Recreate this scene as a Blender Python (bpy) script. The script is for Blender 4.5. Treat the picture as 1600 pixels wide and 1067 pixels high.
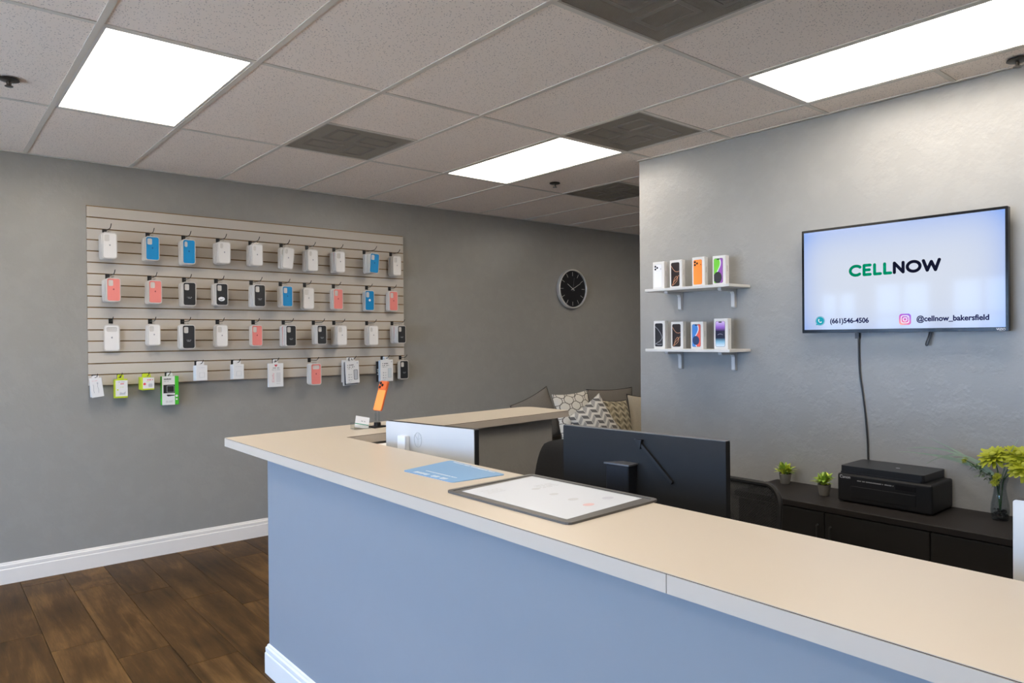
import bpy, bmesh, math, random
from mathutils import Vector, Matrix
random.seed(7)
for o in list(bpy.data.objects): bpy.data.objects.remove(o)
SC = bpy.context.scene
COL = SC.collection
PI = math.pi
R = math.radians

# ------------------------------------------------------------------ camera
cam = bpy.data.cameras.new('camera'); cam.sensor_width = 36; cam.lens = 25.05
cam.clip_start = 0.02; cam.clip_end = 200
camo = bpy.data.objects.new('camera', cam); COL.objects.link(camo)
yaw, pitch, roll = R(50.009), R(-0.283), R(-0.470)
fw = Vector((math.cos(pitch)*math.cos(yaw), math.cos(pitch)*math.sin(yaw), math.sin(pitch)))
rt = fw.cross(Vector((0, 0, 1))).normalized(); up = rt.cross(fw)
r2 = math.cos(roll)*rt + math.sin(roll)*up; u2 = -math.sin(roll)*rt + math.cos(roll)*up
camo.matrix_world = Matrix(((r2.x, u2.x, -fw.x, 0), (r2.y, u2.y, -fw.y, 0), (r2.z, u2.z, -fw.z, 1.533), (0, 0, 0, 1)))
SC.camera = camo
# ------------------------------------------------------------------ sky and exposure
SKY = (0.36, 0.60, 1.0); SKY_STRENGTH = 22.0
PANEL = (1.0, 0.91, 0.79); PANEL_STRENGTH = 12.8
wd = bpy.data.worlds.new('sky'); SC.world = wd; wd.use_nodes = True
bgn = wd.node_tree.nodes['Background']; bgn.inputs[0].default_value = (*SKY, 1); bgn.inputs[1].default_value = SKY_STRENGTH
SUN_STRENGTH = 115.0
sl = bpy.data.lights.new('sun', 'SUN'); sl.energy = SUN_STRENGTH; sl.color = (1.0, .88, .72); sl.angle = R(.6)
slo = bpy.data.objects.new('sun', sl); COL.objects.link(slo); slo.location = (6, 3, 12); slo.rotation_euler = (R(12), R(38), 0)   # high sun over the roof: lights the pavement outside
vs = SC.view_settings
vs.view_transform = 'Standard'; vs.look = 'None'; vs.gamma = 1; vs.exposure = 0; vs.use_curve_mapping = False
SC.display_settings.display_device = 'sRGB'

# ------------------------------------------------------------------ room numbers (metres)
CEIL = 2.748
YW = 5.533          # wall with the slat panel
XW = 3.858          # wall with the television
YEND = 3.215        # where the television wall ends
XF = -3.0           # shop front behind the camera
XB = 8.2; YB = -3.4
# window openings of the shop front: y0, y1, z0, z1
WINS = [(4.75, 5.35, 0.75, 2.2), (3.75, 4.55, 0.08, 2.3), (2.75, 3.55, 0.75, 2.3), (1.6, 2.60, 0.08, 2.3), (0.2, 1.40, 0.75, 2.3)]
for (a, b, c, d) in WINS:      # sampling portals in the openings (give no light of their own)
    l = bpy.data.lights.new('window_portal', 'AREA'); l.shape = 'RECTANGLE'; l.size = d-c; l.size_y = b-a
    l.cycles.is_portal = True
    lo = bpy.data.objects.new('window_portal', l); COL.objects.link(lo)
    lo.location = (XF-0.06, (a+b)/2, (c+d)/2); lo.rotation_euler = (0, -PI/2, 0)

# ------------------------------------------------------------------ materials
def lin(c):
    return tuple(((v/255)/12.92 if v/255 <= .04045 else ((v/255+.055)/1.055)**2.4) for v in c)
MATS = {}
def mat(name, col, rough=.5, metal=0, spec=.5, emit=None, estr=1, trans=0, alpha=1, bump=None, var=None, coat=0, ior=1.45):
    if name in MATS: return MATS[name]
    m = bpy.data.materials.new(name); m.use_nodes = True; MATS[name] = m
    nt = m.node_tree; b = nt.nodes['Principled BSDF']
    b.inputs['Base Color'].default_value = (*col, 1); b.inputs['Roughness'].default_value = rough
    b.inputs['Metallic'].default_value = metal; b.inputs['Specular IOR Level'].default_value = spec
    b.inputs['Transmission Weight'].default_value = trans; b.inputs['Alpha'].default_value = alpha
    b.inputs['Coat Weight'].default_value = coat; b.inputs['IOR'].default_value = ior
    if emit:
        b.inputs['Emission Color'].default_value = (*emit, 1); b.inputs['Emission Strength'].default_value = estr
    tc = None
    if bump or var:
        tc = nt.nodes.new('ShaderNodeTexCoord')
    if var:      # (scale, amount): soft unevenness of the colour
        n = nt.nodes.new('ShaderNodeTexNoise'); n.inputs['Scale'].default_value = var[0]; n.inputs['Detail'].default_value = 4
        nt.links.new(tc.outputs['Object'], n.inputs['Vector'])
        mx = nt.nodes.new('ShaderNodeMix'); mx.data_type = 'RGBA'
        mx.inputs[6].default_value = (*[c*(1-var[1]) for c in col], 1); mx.inputs[7].default_value = (*[min(1, c*(1+var[1])) for c in col], 1)
        nt.links.new(n.outputs['Fac'], mx.inputs[0]); nt.links.new(mx.outputs[2], b.inputs['Base Color'])
    if bump:     # (scale, strength, distance)
        n = nt.nodes.new('ShaderNodeTexNoise'); n.inputs['Scale'].default_value = bump[0]; n.inputs['Detail'].default_value = 5
        nt.links.new(tc.outputs['Object'], n.inputs['Vector'])
        bp = nt.nodes.new('ShaderNodeBump'); bp.inputs['Strength'].default_value = bump[1]; bp.inputs['Distance'].default_value = bump[2]
        nt.links.new(n.outputs['Fac'], bp.inputs['Height']); nt.links.new(bp.outputs[0], b.inputs['Normal'])
    return m

def nodes(m): return m.node_tree.nodes, m.node_tree.links, m.node_tree.nodes['Principled BSDF']
def mathn(nt, op, a, b=None, c=None):
    n = nt.nodes.new('ShaderNodeMath'); n.operation = op
    for i, v in enumerate((a, b, c)):
        if v is None: continue
        if isinstance(v, (int, float)): n.inputs[i].default_value = v
        else: nt.links.new(v, n.inputs[i])
    return n.outputs[0]
def mixc(nt, f, a, b):
    n = nt.nodes.new('ShaderNodeMix'); n.data_type = 'RGBA'
    if isinstance(f, (int, float)): n.inputs[0].default_value = f
    else: nt.links.new(f, n.inputs[0])
    for i, v in ((6, a), (7, b)):
        if isinstance(v, tuple): n.inputs[i].default_value = (*v[:3], 1)
        else: nt.links.new(v, n.inputs[i])
    return n.outputs[2]

def wall_paint(name, col, rough, bs, var=.02):
    m = mat(name, col, rough); nt = m.node_tree; b = nt.nodes['Principled BSDF']
    tc = nt.nodes.new('ShaderNodeTexCoord')
    n1 = nt.nodes.new('ShaderNodeTexNoise'); n1.inputs['Scale'].default_value = 9; n1.inputs['Detail'].default_value = 6; n1.inputs['Roughness'].default_value = .6
    n2 = nt.nodes.new('ShaderNodeTexNoise'); n2.inputs['Scale'].default_value = 55; n2.inputs['Detail'].default_value = 3
    for n in (n1, n2): nt.links.new(tc.outputs['Object'], n.inputs['Vector'])
    rp = nt.nodes.new('ShaderNodeValToRGB'); rp.color_ramp.elements[0].position = .46; rp.color_ramp.elements[1].position = .60
    nt.links.new(n1.outputs['Fac'], rp.inputs[0])
    h = mathn(nt, 'ADD', mathn(nt, 'MULTIPLY', rp.outputs[0], .55), mathn(nt, 'MULTIPLY', n2.outputs['Fac'], .35))
    bp = nt.nodes.new('ShaderNodeBump'); bp.inputs['Strength'].default_value = bs; bp.inputs['Distance'].default_value = .004
    nt.links.new(h, bp.inputs['Height']); nt.links.new(bp.outputs[0], b.inputs['Normal'])
    c = mixc(nt, rp.outputs[0], tuple(v*(1-var) for v in col), tuple(v*(1+var) for v in col)); nt.links.new(c, b.inputs['Base Color'])
    return m
PAINT = wall_paint('grey wall paint', (.285, .271, .246), .32, .34)
PAINT_T = wall_paint('light grey wall paint', (.285, .280, .268), .36, .34)
PAINT_C = wall_paint('grey counter paint', (.255, .268, .285), .42, .04, .004)
TRIMW = mat('white trim paint', (.75, .695, .63), .35)

def ceiling_tile_mat():
    m = mat('mineral fibre tile', (.60, .55, .52), .95, spec=.1); nt = m.node_tree; b = nt.nodes['Principled BSDF']
    tc = nt.nodes.new('ShaderNodeTexCoord')
    v = nt.nodes.new('ShaderNodeTexVoronoi'); v.inputs['Scale'].default_value = 95; v.inputs['Randomness'].default_value = 1
    oi = nt.nodes.new('ShaderNodeObjectInfo')
    ad = nt.nodes.new('ShaderNodeVectorMath'); ad.operation = 'ADD'
    nt.links.new(tc.outputs['Object'], ad.inputs[0]); nt.links.new(oi.outputs['Location'], ad.inputs[1])
    nt.links.new(ad.outputs[0], v.inputs['Vector'])
    w = nt.nodes.new('ShaderNodeTexNoise'); w.inputs['Scale'].default_value = 60; nt.links.new(ad.outputs[0], w.inputs['Vector'])
    thr = mathn(nt, 'MULTIPLY', w.outputs['Fac'], .42)
    f = mathn(nt, 'LESS_THAN', v.outputs['Distance'], thr)
    fc = mathn(nt, 'MULTIPLY', f, .8)
    c = mixc(nt, fc, (.93, .82, .715), (.36, .31, .27)); nt.links.new(c, b.inputs['Base Color'])
    bp = nt.nodes.new('ShaderNodeBump'); bp.inputs['Strength'].default_value = .4; bp.inputs['Distance'].default_value = .002; bp.invert = True
    nt.links.new(f, bp.inputs['Height']); nt.links.new(bp.outputs[0], b.inputs['Normal'])
    return m
TILE = ceiling_tile_mat()
GRID = mat('ceiling grid metal', (.68, .62, .53), .5)

def wood_floor():
    m = mat('brown oak plank', (.14, .08, .045), .48, spec=.15); nt = m.node_tree; b = nt.nodes['Principled BSDF']
    tc = nt.nodes.new('ShaderNodeTexCoord'); oi = nt.nodes.new('ShaderNodeObjectInfo')
    mp = nt.nodes.new('ShaderNodeMapping'); mp.inputs['Scale'].default_value = (14, 1.3, 14)
    of = nt.nodes.new('ShaderNodeVectorMath'); of.operation = 'SCALE'; of.inputs[3].default_value = 7.3
    nt.links.new(oi.outputs['Location'], of.inputs[0])
    ad = nt.nodes.new('ShaderNodeVectorMath'); ad.operation = 'ADD'
    nt.links.new(tc.outputs['Object'], ad.inputs[0]); nt.links.new(of.outputs[0], ad.inputs[1]); nt.links.new(ad.outputs[0], mp.inputs[0])
    n1 = nt.nodes.new('ShaderNodeTexNoise'); n1.inputs['Scale'].default_value = 1.0; n1.inputs['Detail'].default_value = 8; n1.inputs['Distortion'].default_value = 1.2
    nt.links.new(mp.outputs[0], n1.inputs['Vector'])
    n2 = nt.nodes.new('ShaderNodeTexNoise'); n2.inputs['Scale'].default_value = 2.6; n2.inputs['Detail'].default_value = 3; nt.links.new(ad.outputs[0], n2.inputs['Vector'])
    n3 = nt.nodes.new('ShaderNodeTexNoise'); n3.inputs['Scale'].default_value = 9; n3.inputs['Detail'].default_value = 6; nt.links.new(mp.outputs[0], n3.inputs['Vector'])
    rp = nt.nodes.new('ShaderNodeValToRGB'); e = rp.color_ramp.elements
    e[0].position = .30; e[0].color = (.026, .0135, .0048, 1); e[1].position = .72; e[1].color = (.185, .096, .031, 1)
    k = rp.color_ramp.elements.new(.5); k.color = (.074, .037, .0115, 1)
    s = mathn(nt, 'ADD', mathn(nt, 'MULTIPLY', n1.outputs['Fac'], .55), mathn(nt, 'MULTIPLY', n2.outputs['Fac'], .35))
    s = mathn(nt, 'ADD', s, mathn(nt, 'MULTIPLY', n3.outputs['Fac'], .18))
    s = mathn(nt, 'ADD', s, mathn(nt, 'MULTIPLY', mathn(nt, 'SUBTRACT', oi.outputs['Random'], .5), .13))
    nt.links.new(mathn(nt, 'SUBTRACT', s, .04), rp.inputs[0]); nt.links.new(rp.outputs[0], b.inputs['Base Color'])
    bp = nt.nodes.new('ShaderNodeBump'); bp.inputs['Strength'].default_value = .15; bp.inputs['Distance'].default_value = .002
    nt.links.new(n1.outputs['Fac'], bp.inputs['Height']); nt.links.new(bp.outputs[0], b.inputs['Normal'])
    return m
WOOD = wood_floor()
SLAT = mat('taupe laminate', (.50, .45, .385), .45, var=(3, .03))
MDF = mat('raw fibreboard groove', (.23, .13, .045), .8)
BLK = mat('black plastic', (.014, .014, .0145), .5, spec=.3)
BLK2 = mat('matte black plastic', (.016, .016, .017), .75, spec=.3)
BLKM = mat('black metal', (.02, .02, .02), .35, metal=0)
CHROME = mat('brushed steel', (.72, .70, .66), .32, metal=.55)
WHITE = mat('white card', (.70, .69, .67), .5)
WHITEP = mat('white plastic', (.78, .78, .78), .35)
LAM = mat('cream laminate', (.50, .435, .35), .33, var=(2, .02))
LAME = mat('cream laminate edge', (.50, .43, .35), .4)
DARKGLUE = mat('dark seam core', (.10, .07, .05), .8)

def clear(name, tint, gloss):
    m = bpy.data.materials.new(name); m.use_nodes = True; nt = m.node_tree; nt.nodes.clear(); MATS[name] = m
    ou = nt.nodes.new('ShaderNodeOutputMaterial'); tr = nt.nodes.new('ShaderNodeBsdfTransparent'); tr.inputs[0].default_value = (*tint, 1); gs = nt.nodes.new('ShaderNodeBsdfGlossy'); gs.inputs['Roughness'].default_value = .05
    lw = nt.nodes.new('ShaderNodeLayerWeight'); lw.inputs[0].default_value = .25
    mx = nt.nodes.new('ShaderNodeMixShader'); nt.links.new(mathn(nt, 'ADD', mathn(nt, 'MULTIPLY', lw.outputs['Facing'], gloss*2), gloss*.4), mx.inputs[0])
    nt.links.new(tr.outputs[0], mx.inputs[1]); nt.links.new(gs.outputs[0], mx.inputs[2]); nt.links.new(mx.outputs[0], ou.inputs[0]); return m

# ------------------------------------------------------------------ mesh helpers
def BM(): return bmesh.new()
def box(bm, x0, x1, y0, y1, z0, z1, bev=0, seg=2):
    vs_ = [bm.verts.new(p) for p in ((x0, y0, z0), (x1, y0, z0), (x1, y1, z0), (x0, y1, z0), (x0, y0, z1), (x1, y0, z1), (x1, y1, z1), (x0, y1, z1))]
    fs = [bm.faces.new([vs_[i] for i in f]) for f in ((0, 3, 2, 1), (4, 5, 6, 7), (0, 1, 5, 4), (1, 2, 6, 5), (2, 3, 7, 6), (3, 0, 4, 7))]
    if bev:
        es = list({e for f in fs for e in f.edges})
        bmesh.ops.bevel(bm, geom=es, offset=bev, segments=seg, affect='EDGES', profile=.5)
def prism(bm, pts, z0, z1, holes=()):
    """flat polygon (x,y) with optional holes, raised from z0 to z1"""
    loops = [pts]+list(holes)
    if not holes:
        a = [bm.verts.new((x, y, z0)) for x, y in pts]; b = [bm.verts.new((x, y, z1)) for x, y in pts]
        bm.faces.new(a[::-1]); bm.faces.new(b)
        for i in range(len(a)): j = (i+1) % len(a); bm.faces.new((a[i], a[j], b[j], b[i]))
        return
    for zz, flip in ((z0, True), (z1, False)):
        es = []
        for lp in loops:
            v = [bm.verts.new((x, y, zz)) for x, y in lp]
            es += [bm.edges.new((v[i], v[(i+1) % len(v)])) for i in range(len(v))]
        bmesh.ops.triangle_fill(bm, use_beauty=True, use_dissolve=False, edges=es, normal=(0, 0, -1 if flip else 1))
    for k, lp in enumerate(loops):
        a = [bm.verts.new((x, y, z0)) for x, y in lp]; b = [bm.verts.new((x, y, z1)) for x, y in lp]
        for i in range(len(a)):
            j = (i+1) % len(a); f = (a[i], a[j], b[j], b[i]); bm.faces.new(f if k == 0 else f[::-1])
def rrect(x0, x1, y0, y1, r, n=5):
    out = []
    for cx, cy, a0 in ((x1-r, y0+r, -90), (x1-r, y1-r, 0), (x0+r, y1-r, 90), (x0+r, y0+r, 180)):
        for i in range(n+1):
            a = R(a0+90*i/n); out.append((cx+r*math.cos(a), cy+r*math.sin(a)))
    return out
def circ(cx, cy, r, n=20, ry=None):
    return [(cx+r*math.cos(2*PI*i/n), cy+(ry or r)*math.sin(2*PI*i/n)) for i in range(n)]
def upright(bm):
    """turn a mesh drawn in x,y (raised along z) so it stands in x,z and faces -y"""
    bmesh.ops.rotate(bm, verts=bm.verts, cent=(0, 0, 0), matrix=Matrix.Rotation(PI/2, 3, 'X'))
    return bm
def cyl(bm, p0, p1, r0, r1=None, n=16, caps=True):
    r1 = r0 if r1 is None else r1
    p0, p1 = Vector(p0), Vector(p1); d = (p1-p0).normalized()
    a = d.orthogonal().normalized(); b = d.cross(a)
    A = [bm.verts.new(p0+r0*(math.cos(2*PI*i/n)*a+math.sin(2*PI*i/n)*b)) for i in range(n)]
    B = [bm.verts.new(p1+r1*(math.cos(2*PI*i/n)*a+math.sin(2*PI*i/n)*b)) for i in range(n)]
    for i in range(n): j = (i+1) % n; bm.faces.new((A[i], A[j], B[j], B[i]))
    if caps: bm.faces.new(A[::-1]); bm.faces.new(B)
def tube(bm, pts, r, n=8, closed=False):
    pts = [Vector(p) for p in pts]; rings = []
    N = len(pts); ref = None
    for i, p in enumerate(pts):
        if closed: d = (pts[(i+1) % N]-pts[i-1])
        else: d = pts[min(i+1, N-1)]-pts[max(i-1, 0)]
        d.normalize()
        a = d.orthogonal().normalized() if ref is None else (ref-d*ref.dot(d)).normalized()
        ref = a; b = d.cross(a); rr = r[i] if isinstance(r, (list, tuple)) else r
        rings.append([bm.verts.new(p+rr*(math.cos(2*PI*k/n)*a+math.sin(2*PI*k/n)*b)) for k in range(n)])
    M = N if closed else N-1
    for i in range(M):
        A, B = rings[i], rings[(i+1) % N]
        for k in range(n): j = (k+1) % n; bm.faces.new((A[k], A[j], B[j], B[k]))
    if not closed: bm.faces.new(rings[0][::-1]); bm.faces.new(rings[-1])
def lathe(bm, prof, n=24, c=(0, 0)):
    rings = []
    for r, z in prof:
        rings.append([bm.verts.new((c[0]+r*math.cos(2*PI*i/n), c[1]+r*math.sin(2*PI*i/n), z)) for i in range(n)] if r > 1e-6 else [bm.verts.new((c[0], c[1], z))])
    for A, B in zip(rings, rings[1:]):
        for i in range(n):
            j = (i+1) % n
            if len(A) == 1 and len(B) == 1: continue
            if len(A) == 1: bm.faces.new((A[0], B[j], B[i]))
            elif len(B) == 1: bm.faces.new((A[i], A[j], B[0]))
            else: bm.faces.new((A[i], A[j], B[j], B[i]))
def mesh(bm, name, m, smooth=False):
    bmesh.ops.recalc_face_normals(bm, faces=bm.faces)
    me = bpy.data.meshes.new(name); bm.to_mesh(me); bm.free()
    if m: me.materials.append(m)
    if smooth:
        for p in me.polygons: p.use_smooth = True
        try: me.set_sharp_from_angle(angle=R(40))
        except Exception: pass
    return me
def obj(name, bm, m=None, parent=None, loc=(0, 0, 0), rot=(0, 0, 0), smooth=False):
    me = bm if isinstance(bm, bpy.types.Mesh) else mesh(bm, name, m, smooth)
    o = bpy.data.objects.new(name, me); COL.objects.link(o)
    o.location = loc; o.rotation_euler = rot
    if parent is not None: o.parent = parent
    return o
def tag(o, label, cat, group=None, kind=None):
    o['label'] = label; o['category'] = cat
    if group: o['group'] = group
    if kind: o['kind'] = kind
    return o
def thing(name, label, cat, loc=(0, 0, 0), rotz=0, group=None):
    o = bpy.data.objects.new(name, None); COL.objects.link(o); o.empty_display_size = .05
    o.location = loc; o.rotation_euler = (0, 0, rotz)
    return tag(o, label, cat, group)
def struct(name, bm, m, parent=None, label=None, **k):
    o = obj(name, bm, m, parent, **k)
    if parent is None: o['kind'] = 'structure'; o['label'] = label or name.replace('_', ' '); 
    return o
def text_mesh(s, size, m, bold=0, align='LEFT', ext=.0003, space=1):
    cu = bpy.data.curves.new('lettering', 'FONT'); cu.body = s; cu.size = size; cu.offset = bold; cu.align_x = align; cu.extrude = ext
    cu.space_character = space
    o = bpy.data.objects.new('lettering', cu); COL.objects.link(o)
    bpy.context.view_layer.update()
    me = bpy.data.meshes.new_from_object(o.evaluated_get(bpy.context.evaluated_depsgraph_get()))
    bpy.data.objects.remove(o)
    me.transform(Matrix.Rotation(PI/2, 4, 'X')); me.materials.clear(); me.materials.append(m)
    return me
def marks(bm, x0, x1, y, h, rng, z0=0, z1=.0003, gap=.16):
    """a row of tiny strokes, as lettering too small to read looks"""
    x = x0
    while x < x1:
        w = h*rng.uniform(.35, .8)
        if rng.random() > gap: prism(bm, [(x, y), (min(x+w, x1), y), (min(x+w, x1), y+h*rng.uniform(.7, 1)), (x, y+h*rng.uniform(.7, 1))], z0, z1)
        x += w+h*.22
ORD = ['zeroth', 'first', 'second', 'third', 'fourth', 'fifth', 'sixth', 'seventh', 'eighth', 'ninth', 'tenth', 'eleventh']

# ================================================================== THE ROOM
bm = BM(); box(bm, XF-.2, XB, YB, YW+.15, -.12, -.012); FLOOR = struct('floor', bm, mat('floor underlay', (.07, .045, .03), .7), label='brown wooden plank floor')
PW, PL = .236, 1.22
bm = BM(); box(bm, -PW/2+.0010, PW/2-.0010, -PL/2+.0010, PL/2-.0010, -.012, 0, .0016, 1); PLANK = mesh(bm, 'plank', WOOD)
n = 0
for k in range(-12, 14):
    x = .502-PW/2+k*PW
    if x-PW/2 < XF+.02 or x+PW/2 > XW+.1: continue
    off = (4.46-.30*k) % PL
    y0 = off-3*PL
    while y0 < YW:
        if y0+PL > -1.2 and n < 300:
            a, b = max(y0, -1.25), min(y0+PL, YW-.005)
            if b-a > .03:
                o = obj('plank', PLANK, None, FLOOR, (x, (a+b)/2, 0)); o.scale.y = (b-a)/PL; n += 1
        y0 += PL
bm = BM(); box(bm, XF, XF+.02, YB, YW, -.012, -.001); box(bm, XF+.02, XB, YB, -1.25, -.012, -.001); box(bm, XW+.1, XB, -1.25, YW, -.012, -.001); obj('plank_area', bm, WOOD, FLOOR)

bm = BM(); box(bm, XF-.2, XB+.1, YW, YW+.15, -.01, CEIL+.1); struct('wall_back', bm, PAINT, label='grey painted wall behind the slat panel')
bm = BM(); box(bm, XW, XW+.14, YB, YEND, -.01, CEIL-.002, .004, 2); struct('wall_right', bm, PAINT_T, label='grey painted wall behind the television')
bm = BM(); box(bm, XB, XB+.15, YB, YW, -.01, CEIL+.1); struct('wall_far', bm, PAINT, label='grey painted end wall behind the sofa corner')
bm = BM(); box(bm, XF-.2, XB, YB-.15, YB, -.01, CEIL+.1); struct('wall_side', bm, PAINT, label='grey painted wall behind the camera')
# shop front with window openings
bm = BM()
ys = sorted(WINS)
cur = YB
for (a, b, c, d) in ys:
    box(bm, XF-.15, XF, cur, a, -.01, CEIL+.1); 
    if c > .01: box(bm, XF-.15, XF, a, b, -.01, c)
    box(bm, XF-.15, XF, a, b, d, CEIL+.1); cur = b
box(bm, XF-.15, XF, cur, YW, -.01, CEIL+.1)
struct('wall_front', bm, PAINT, label='shop front wall with tall windows')
FR = mat('bronze window frame', (.10, .09, .085), .4)
GL = bpy.data.materials.new('window glass'); GL.use_nodes = True; nt = GL.node_tree; nt.nodes.clear()
ou = nt.nodes.new('ShaderNodeOutputMaterial'); tr = nt.nodes.new('ShaderNodeBsdfTransparent'); gs = nt.nodes.new('ShaderNodeBsdfGlossy'); gs.inputs['Roughness'].default_value = .02
mx = nt.nodes.new('ShaderNodeMixShader'); mx.inputs[0].default_value = .06; nt.links.new(tr.outputs[0], mx.inputs[1]); nt.links.new(gs.outputs[0], mx.inputs[2]); nt.links.new(mx.outputs[0], ou.inputs[0])
for i, (a, b, c, d) in enumerate(WINS):
    bm = BM(); w = .045
    for (p, q, s, t) in ((a, a+w, c, d), (b-w, b, c, d), (a+w, b-w, c, c+w), (a+w, b-w, d-w, d), ((a+b)/2-.02, (a+b)/2+.02, c+w, d-w), (a+w, b-w, 1.78, 1.815)):
        box(bm, XF-.10, XF-.02, p, q, s, t)
    wo = struct('window_%d' % (i+1), bm, FR, label='bronze framed shop window, %s from the slat panel wall' % ORD[i+1])
    bm = BM(); box(bm, XF-.064, XF-.058, a+w, b-w, c+w, d-w); obj('pane', bm, GL, wo)
bm = BM(); box(bm, -40, XF-.2, -40, 40, -.15, -.05); struct('pavement', bm, mat('concrete pavement', (.55, .53, .49), .9, var=(2, .1)), label='pale concrete pavement outside the shop front')

# baseboards: stepped profile along x (facing -y)
BPROF = [(0, 0), (-.016, 0), (-.016, .092), (-.0125, .098), (-.0135, .104), (-.0135, .118), (-.008, .124), (-.007, .130), (-.003, .134), (0, .135)]
def baseboard(bm, p0, p1, nrm, h0=0):
    """profile swept from p0 to p1; nrm points into the room"""
    A = [bm.verts.new((p0[0]-nrm[0]*u, p0[1]-nrm[1]*u, h0+v)) for u, v in BPROF]; B = [bm.verts.new((p1[0]-nrm[0]*u, p1[1]-nrm[1]*u, h0+v)) for u, v in BPROF]
    for i in range(len(A)-1): bm.faces.new((A[i], A[i+1], B[i+1], B[i]))
    bm.faces.new(A[::-1]); bm.faces.new(B)
bm = BM(); baseboard(bm, (XF, YW), (XB, YW), (0, -1)); struct('baseboard_back', bm, TRIMW, label='white moulded baseboard below the slat panel wall')
bm = BM(); baseboard(bm, (XW, YEND), (XW, YB), (-1, 0)); struct('baseboard_right', bm, TRIMW, label='white moulded baseboard of the television wall')
bm = BM(); box(bm, XF, XB, YW-.022, YW, CEIL-.003, CEIL+.02); struct('trim_1', bm, GRID, label='metal wall angle between ceiling tiles and slat panel wall')
bm = BM(); box(bm, XW-.020, XW, YB, YEND, CEIL-.003, CEIL+.02); struct('trim_2', bm, GRID, label='metal wall angle between ceiling tiles and television wall')

# ---------------------------------------------------------------- ceiling
HC = .61/.502
GX0, GDX = .457*HC, .6097
GY = [2.545*HC+1.2445*i for i in range(-5, 2)]          # long grid pitch, last row cut by the wall
GY = [-3.06+.0, -1.87, -.627, .635, 1.878, 3.100, 4.345]
bm = BM(); box(bm, XF-.2, XB+.1, YB, YW+.1, CEIL+.16, CEIL+.2); CEI = struct('ceiling', bm, mat('dark plenum', (.12, .11, .10), .9), label='suspended ceiling of speckled mineral tiles')
tilecache = {}
def tile(x0, x1, y0, y1):
    k = (round(x1-x0, 3), round(y1-y0, 3))
    if k not in tilecache:
        b_ = BM(); box(b_, -k[0]/2, k[0]/2, -k[1]/2, k[1]/2, 0, .014); tilecache[k] = mesh(b_, 'ceiling_tile', TILE)
    o = obj('ceiling_tile', tilecache[k], None, CEI, ((x0+x1)/2, (y0+y1)/2, CEIL+.0015+random.uniform(0, .0008)))
    return o
def tbar(x0, x1, y0, y1, drop=0):
    b_ = BM(); box(b_, x0, x1, y0, y1, CEIL-.0015-drop, CEIL+.0012); obj('grid_bar', b_, GRID, CEI)
LIGHTS = {(0, 4): 'near the left edge above the slat panel', (4, 4): 'in the middle above the hallway corner', (4, 2): 'along the top of the television wall'}
HID_LIGHTS = [(0, 2), (-4, 4), (-4, 2), (0, 0), (-4, 0), (8, 4)]
VENTS = {(2, 4): 'hi', (4, 3): 'lo', (2, 2): 'lo?', (6, 4): 'hi'}
def col_x(k): return GX0+k*GDX
kmin, kmax = -6, 12
XS = [XF]+[col_x(k) for k in range(kmin, kmax+1) if XF+.1 < col_x(k) < XB-.05]+[XB]
YS = [YB]+[y for y in GY if y > YB+.1]+[YW]
def cell_key(x0): return round((x0-GX0)/GDX)
LIGHTCELLS = {(0, 3.100), (4, 3.100), (4, .635), (0, .635), (-2, 3.100), (-4, .635), (0, -1.87), (-4, -1.87), (8, 3.100)}
VENTCELLS = {(2, 3.100): 1, (4, 1.878): 1, (2, .635): 1, (6, 3.100): 1}   # vent in the far half (1) of the cell
VENTPOS = []; LIGHTPOS = []
for i in range(len(XS)-1):
    x0, x1 = XS[i], XS[i+1]; k = cell_key(x0) if i else None
    for j in range(len(YS)-1):
        y0, y1 = YS[j], YS[j+1]; key = (k, round(y0, 3))
        if key in LIGHTCELLS: LIGHTPOS.append((x0, x1, y0, y1, key)); continue
        if x0 < XW-.02 < x1 and y1 < YEND+.2:      # cut strip beside the television wall
            ym = (y0+y1)/2
            tile(x0, XW, y0, ym); tile(x0, XW, ym, y1); tbar(x0+.0125, XW, ym-.012, ym+.012)
            tile(XW+.14, x1, y0, y1); continue
        if key in VENTCELLS:
            ym = (y0+y1)/2
            if key == (2, .635): pass
            tile(x0, x1, y0, ym); VENTPOS.append((x0, x1, ym, y1, key)); tbar(x0+.0125, x1-.0125, ym-.012, ym+.012); continue
        tile(x0, x1, y0, y1)
for x in XS[1:-1]: 
    if XW-.05 < x < XW+.2: continue
    tbar(x-.0125, x+.0125, YB, YW-.022, .0008)
for j, y in enumerate(YS[1:-1]):
    for i in range(len(XS)-1):
        x0, x1 = XS[i], XS[i+1]
        if i: x0 += .0125
        tbar(x0, x1-.0125, y-.0125, y+.0125)

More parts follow.
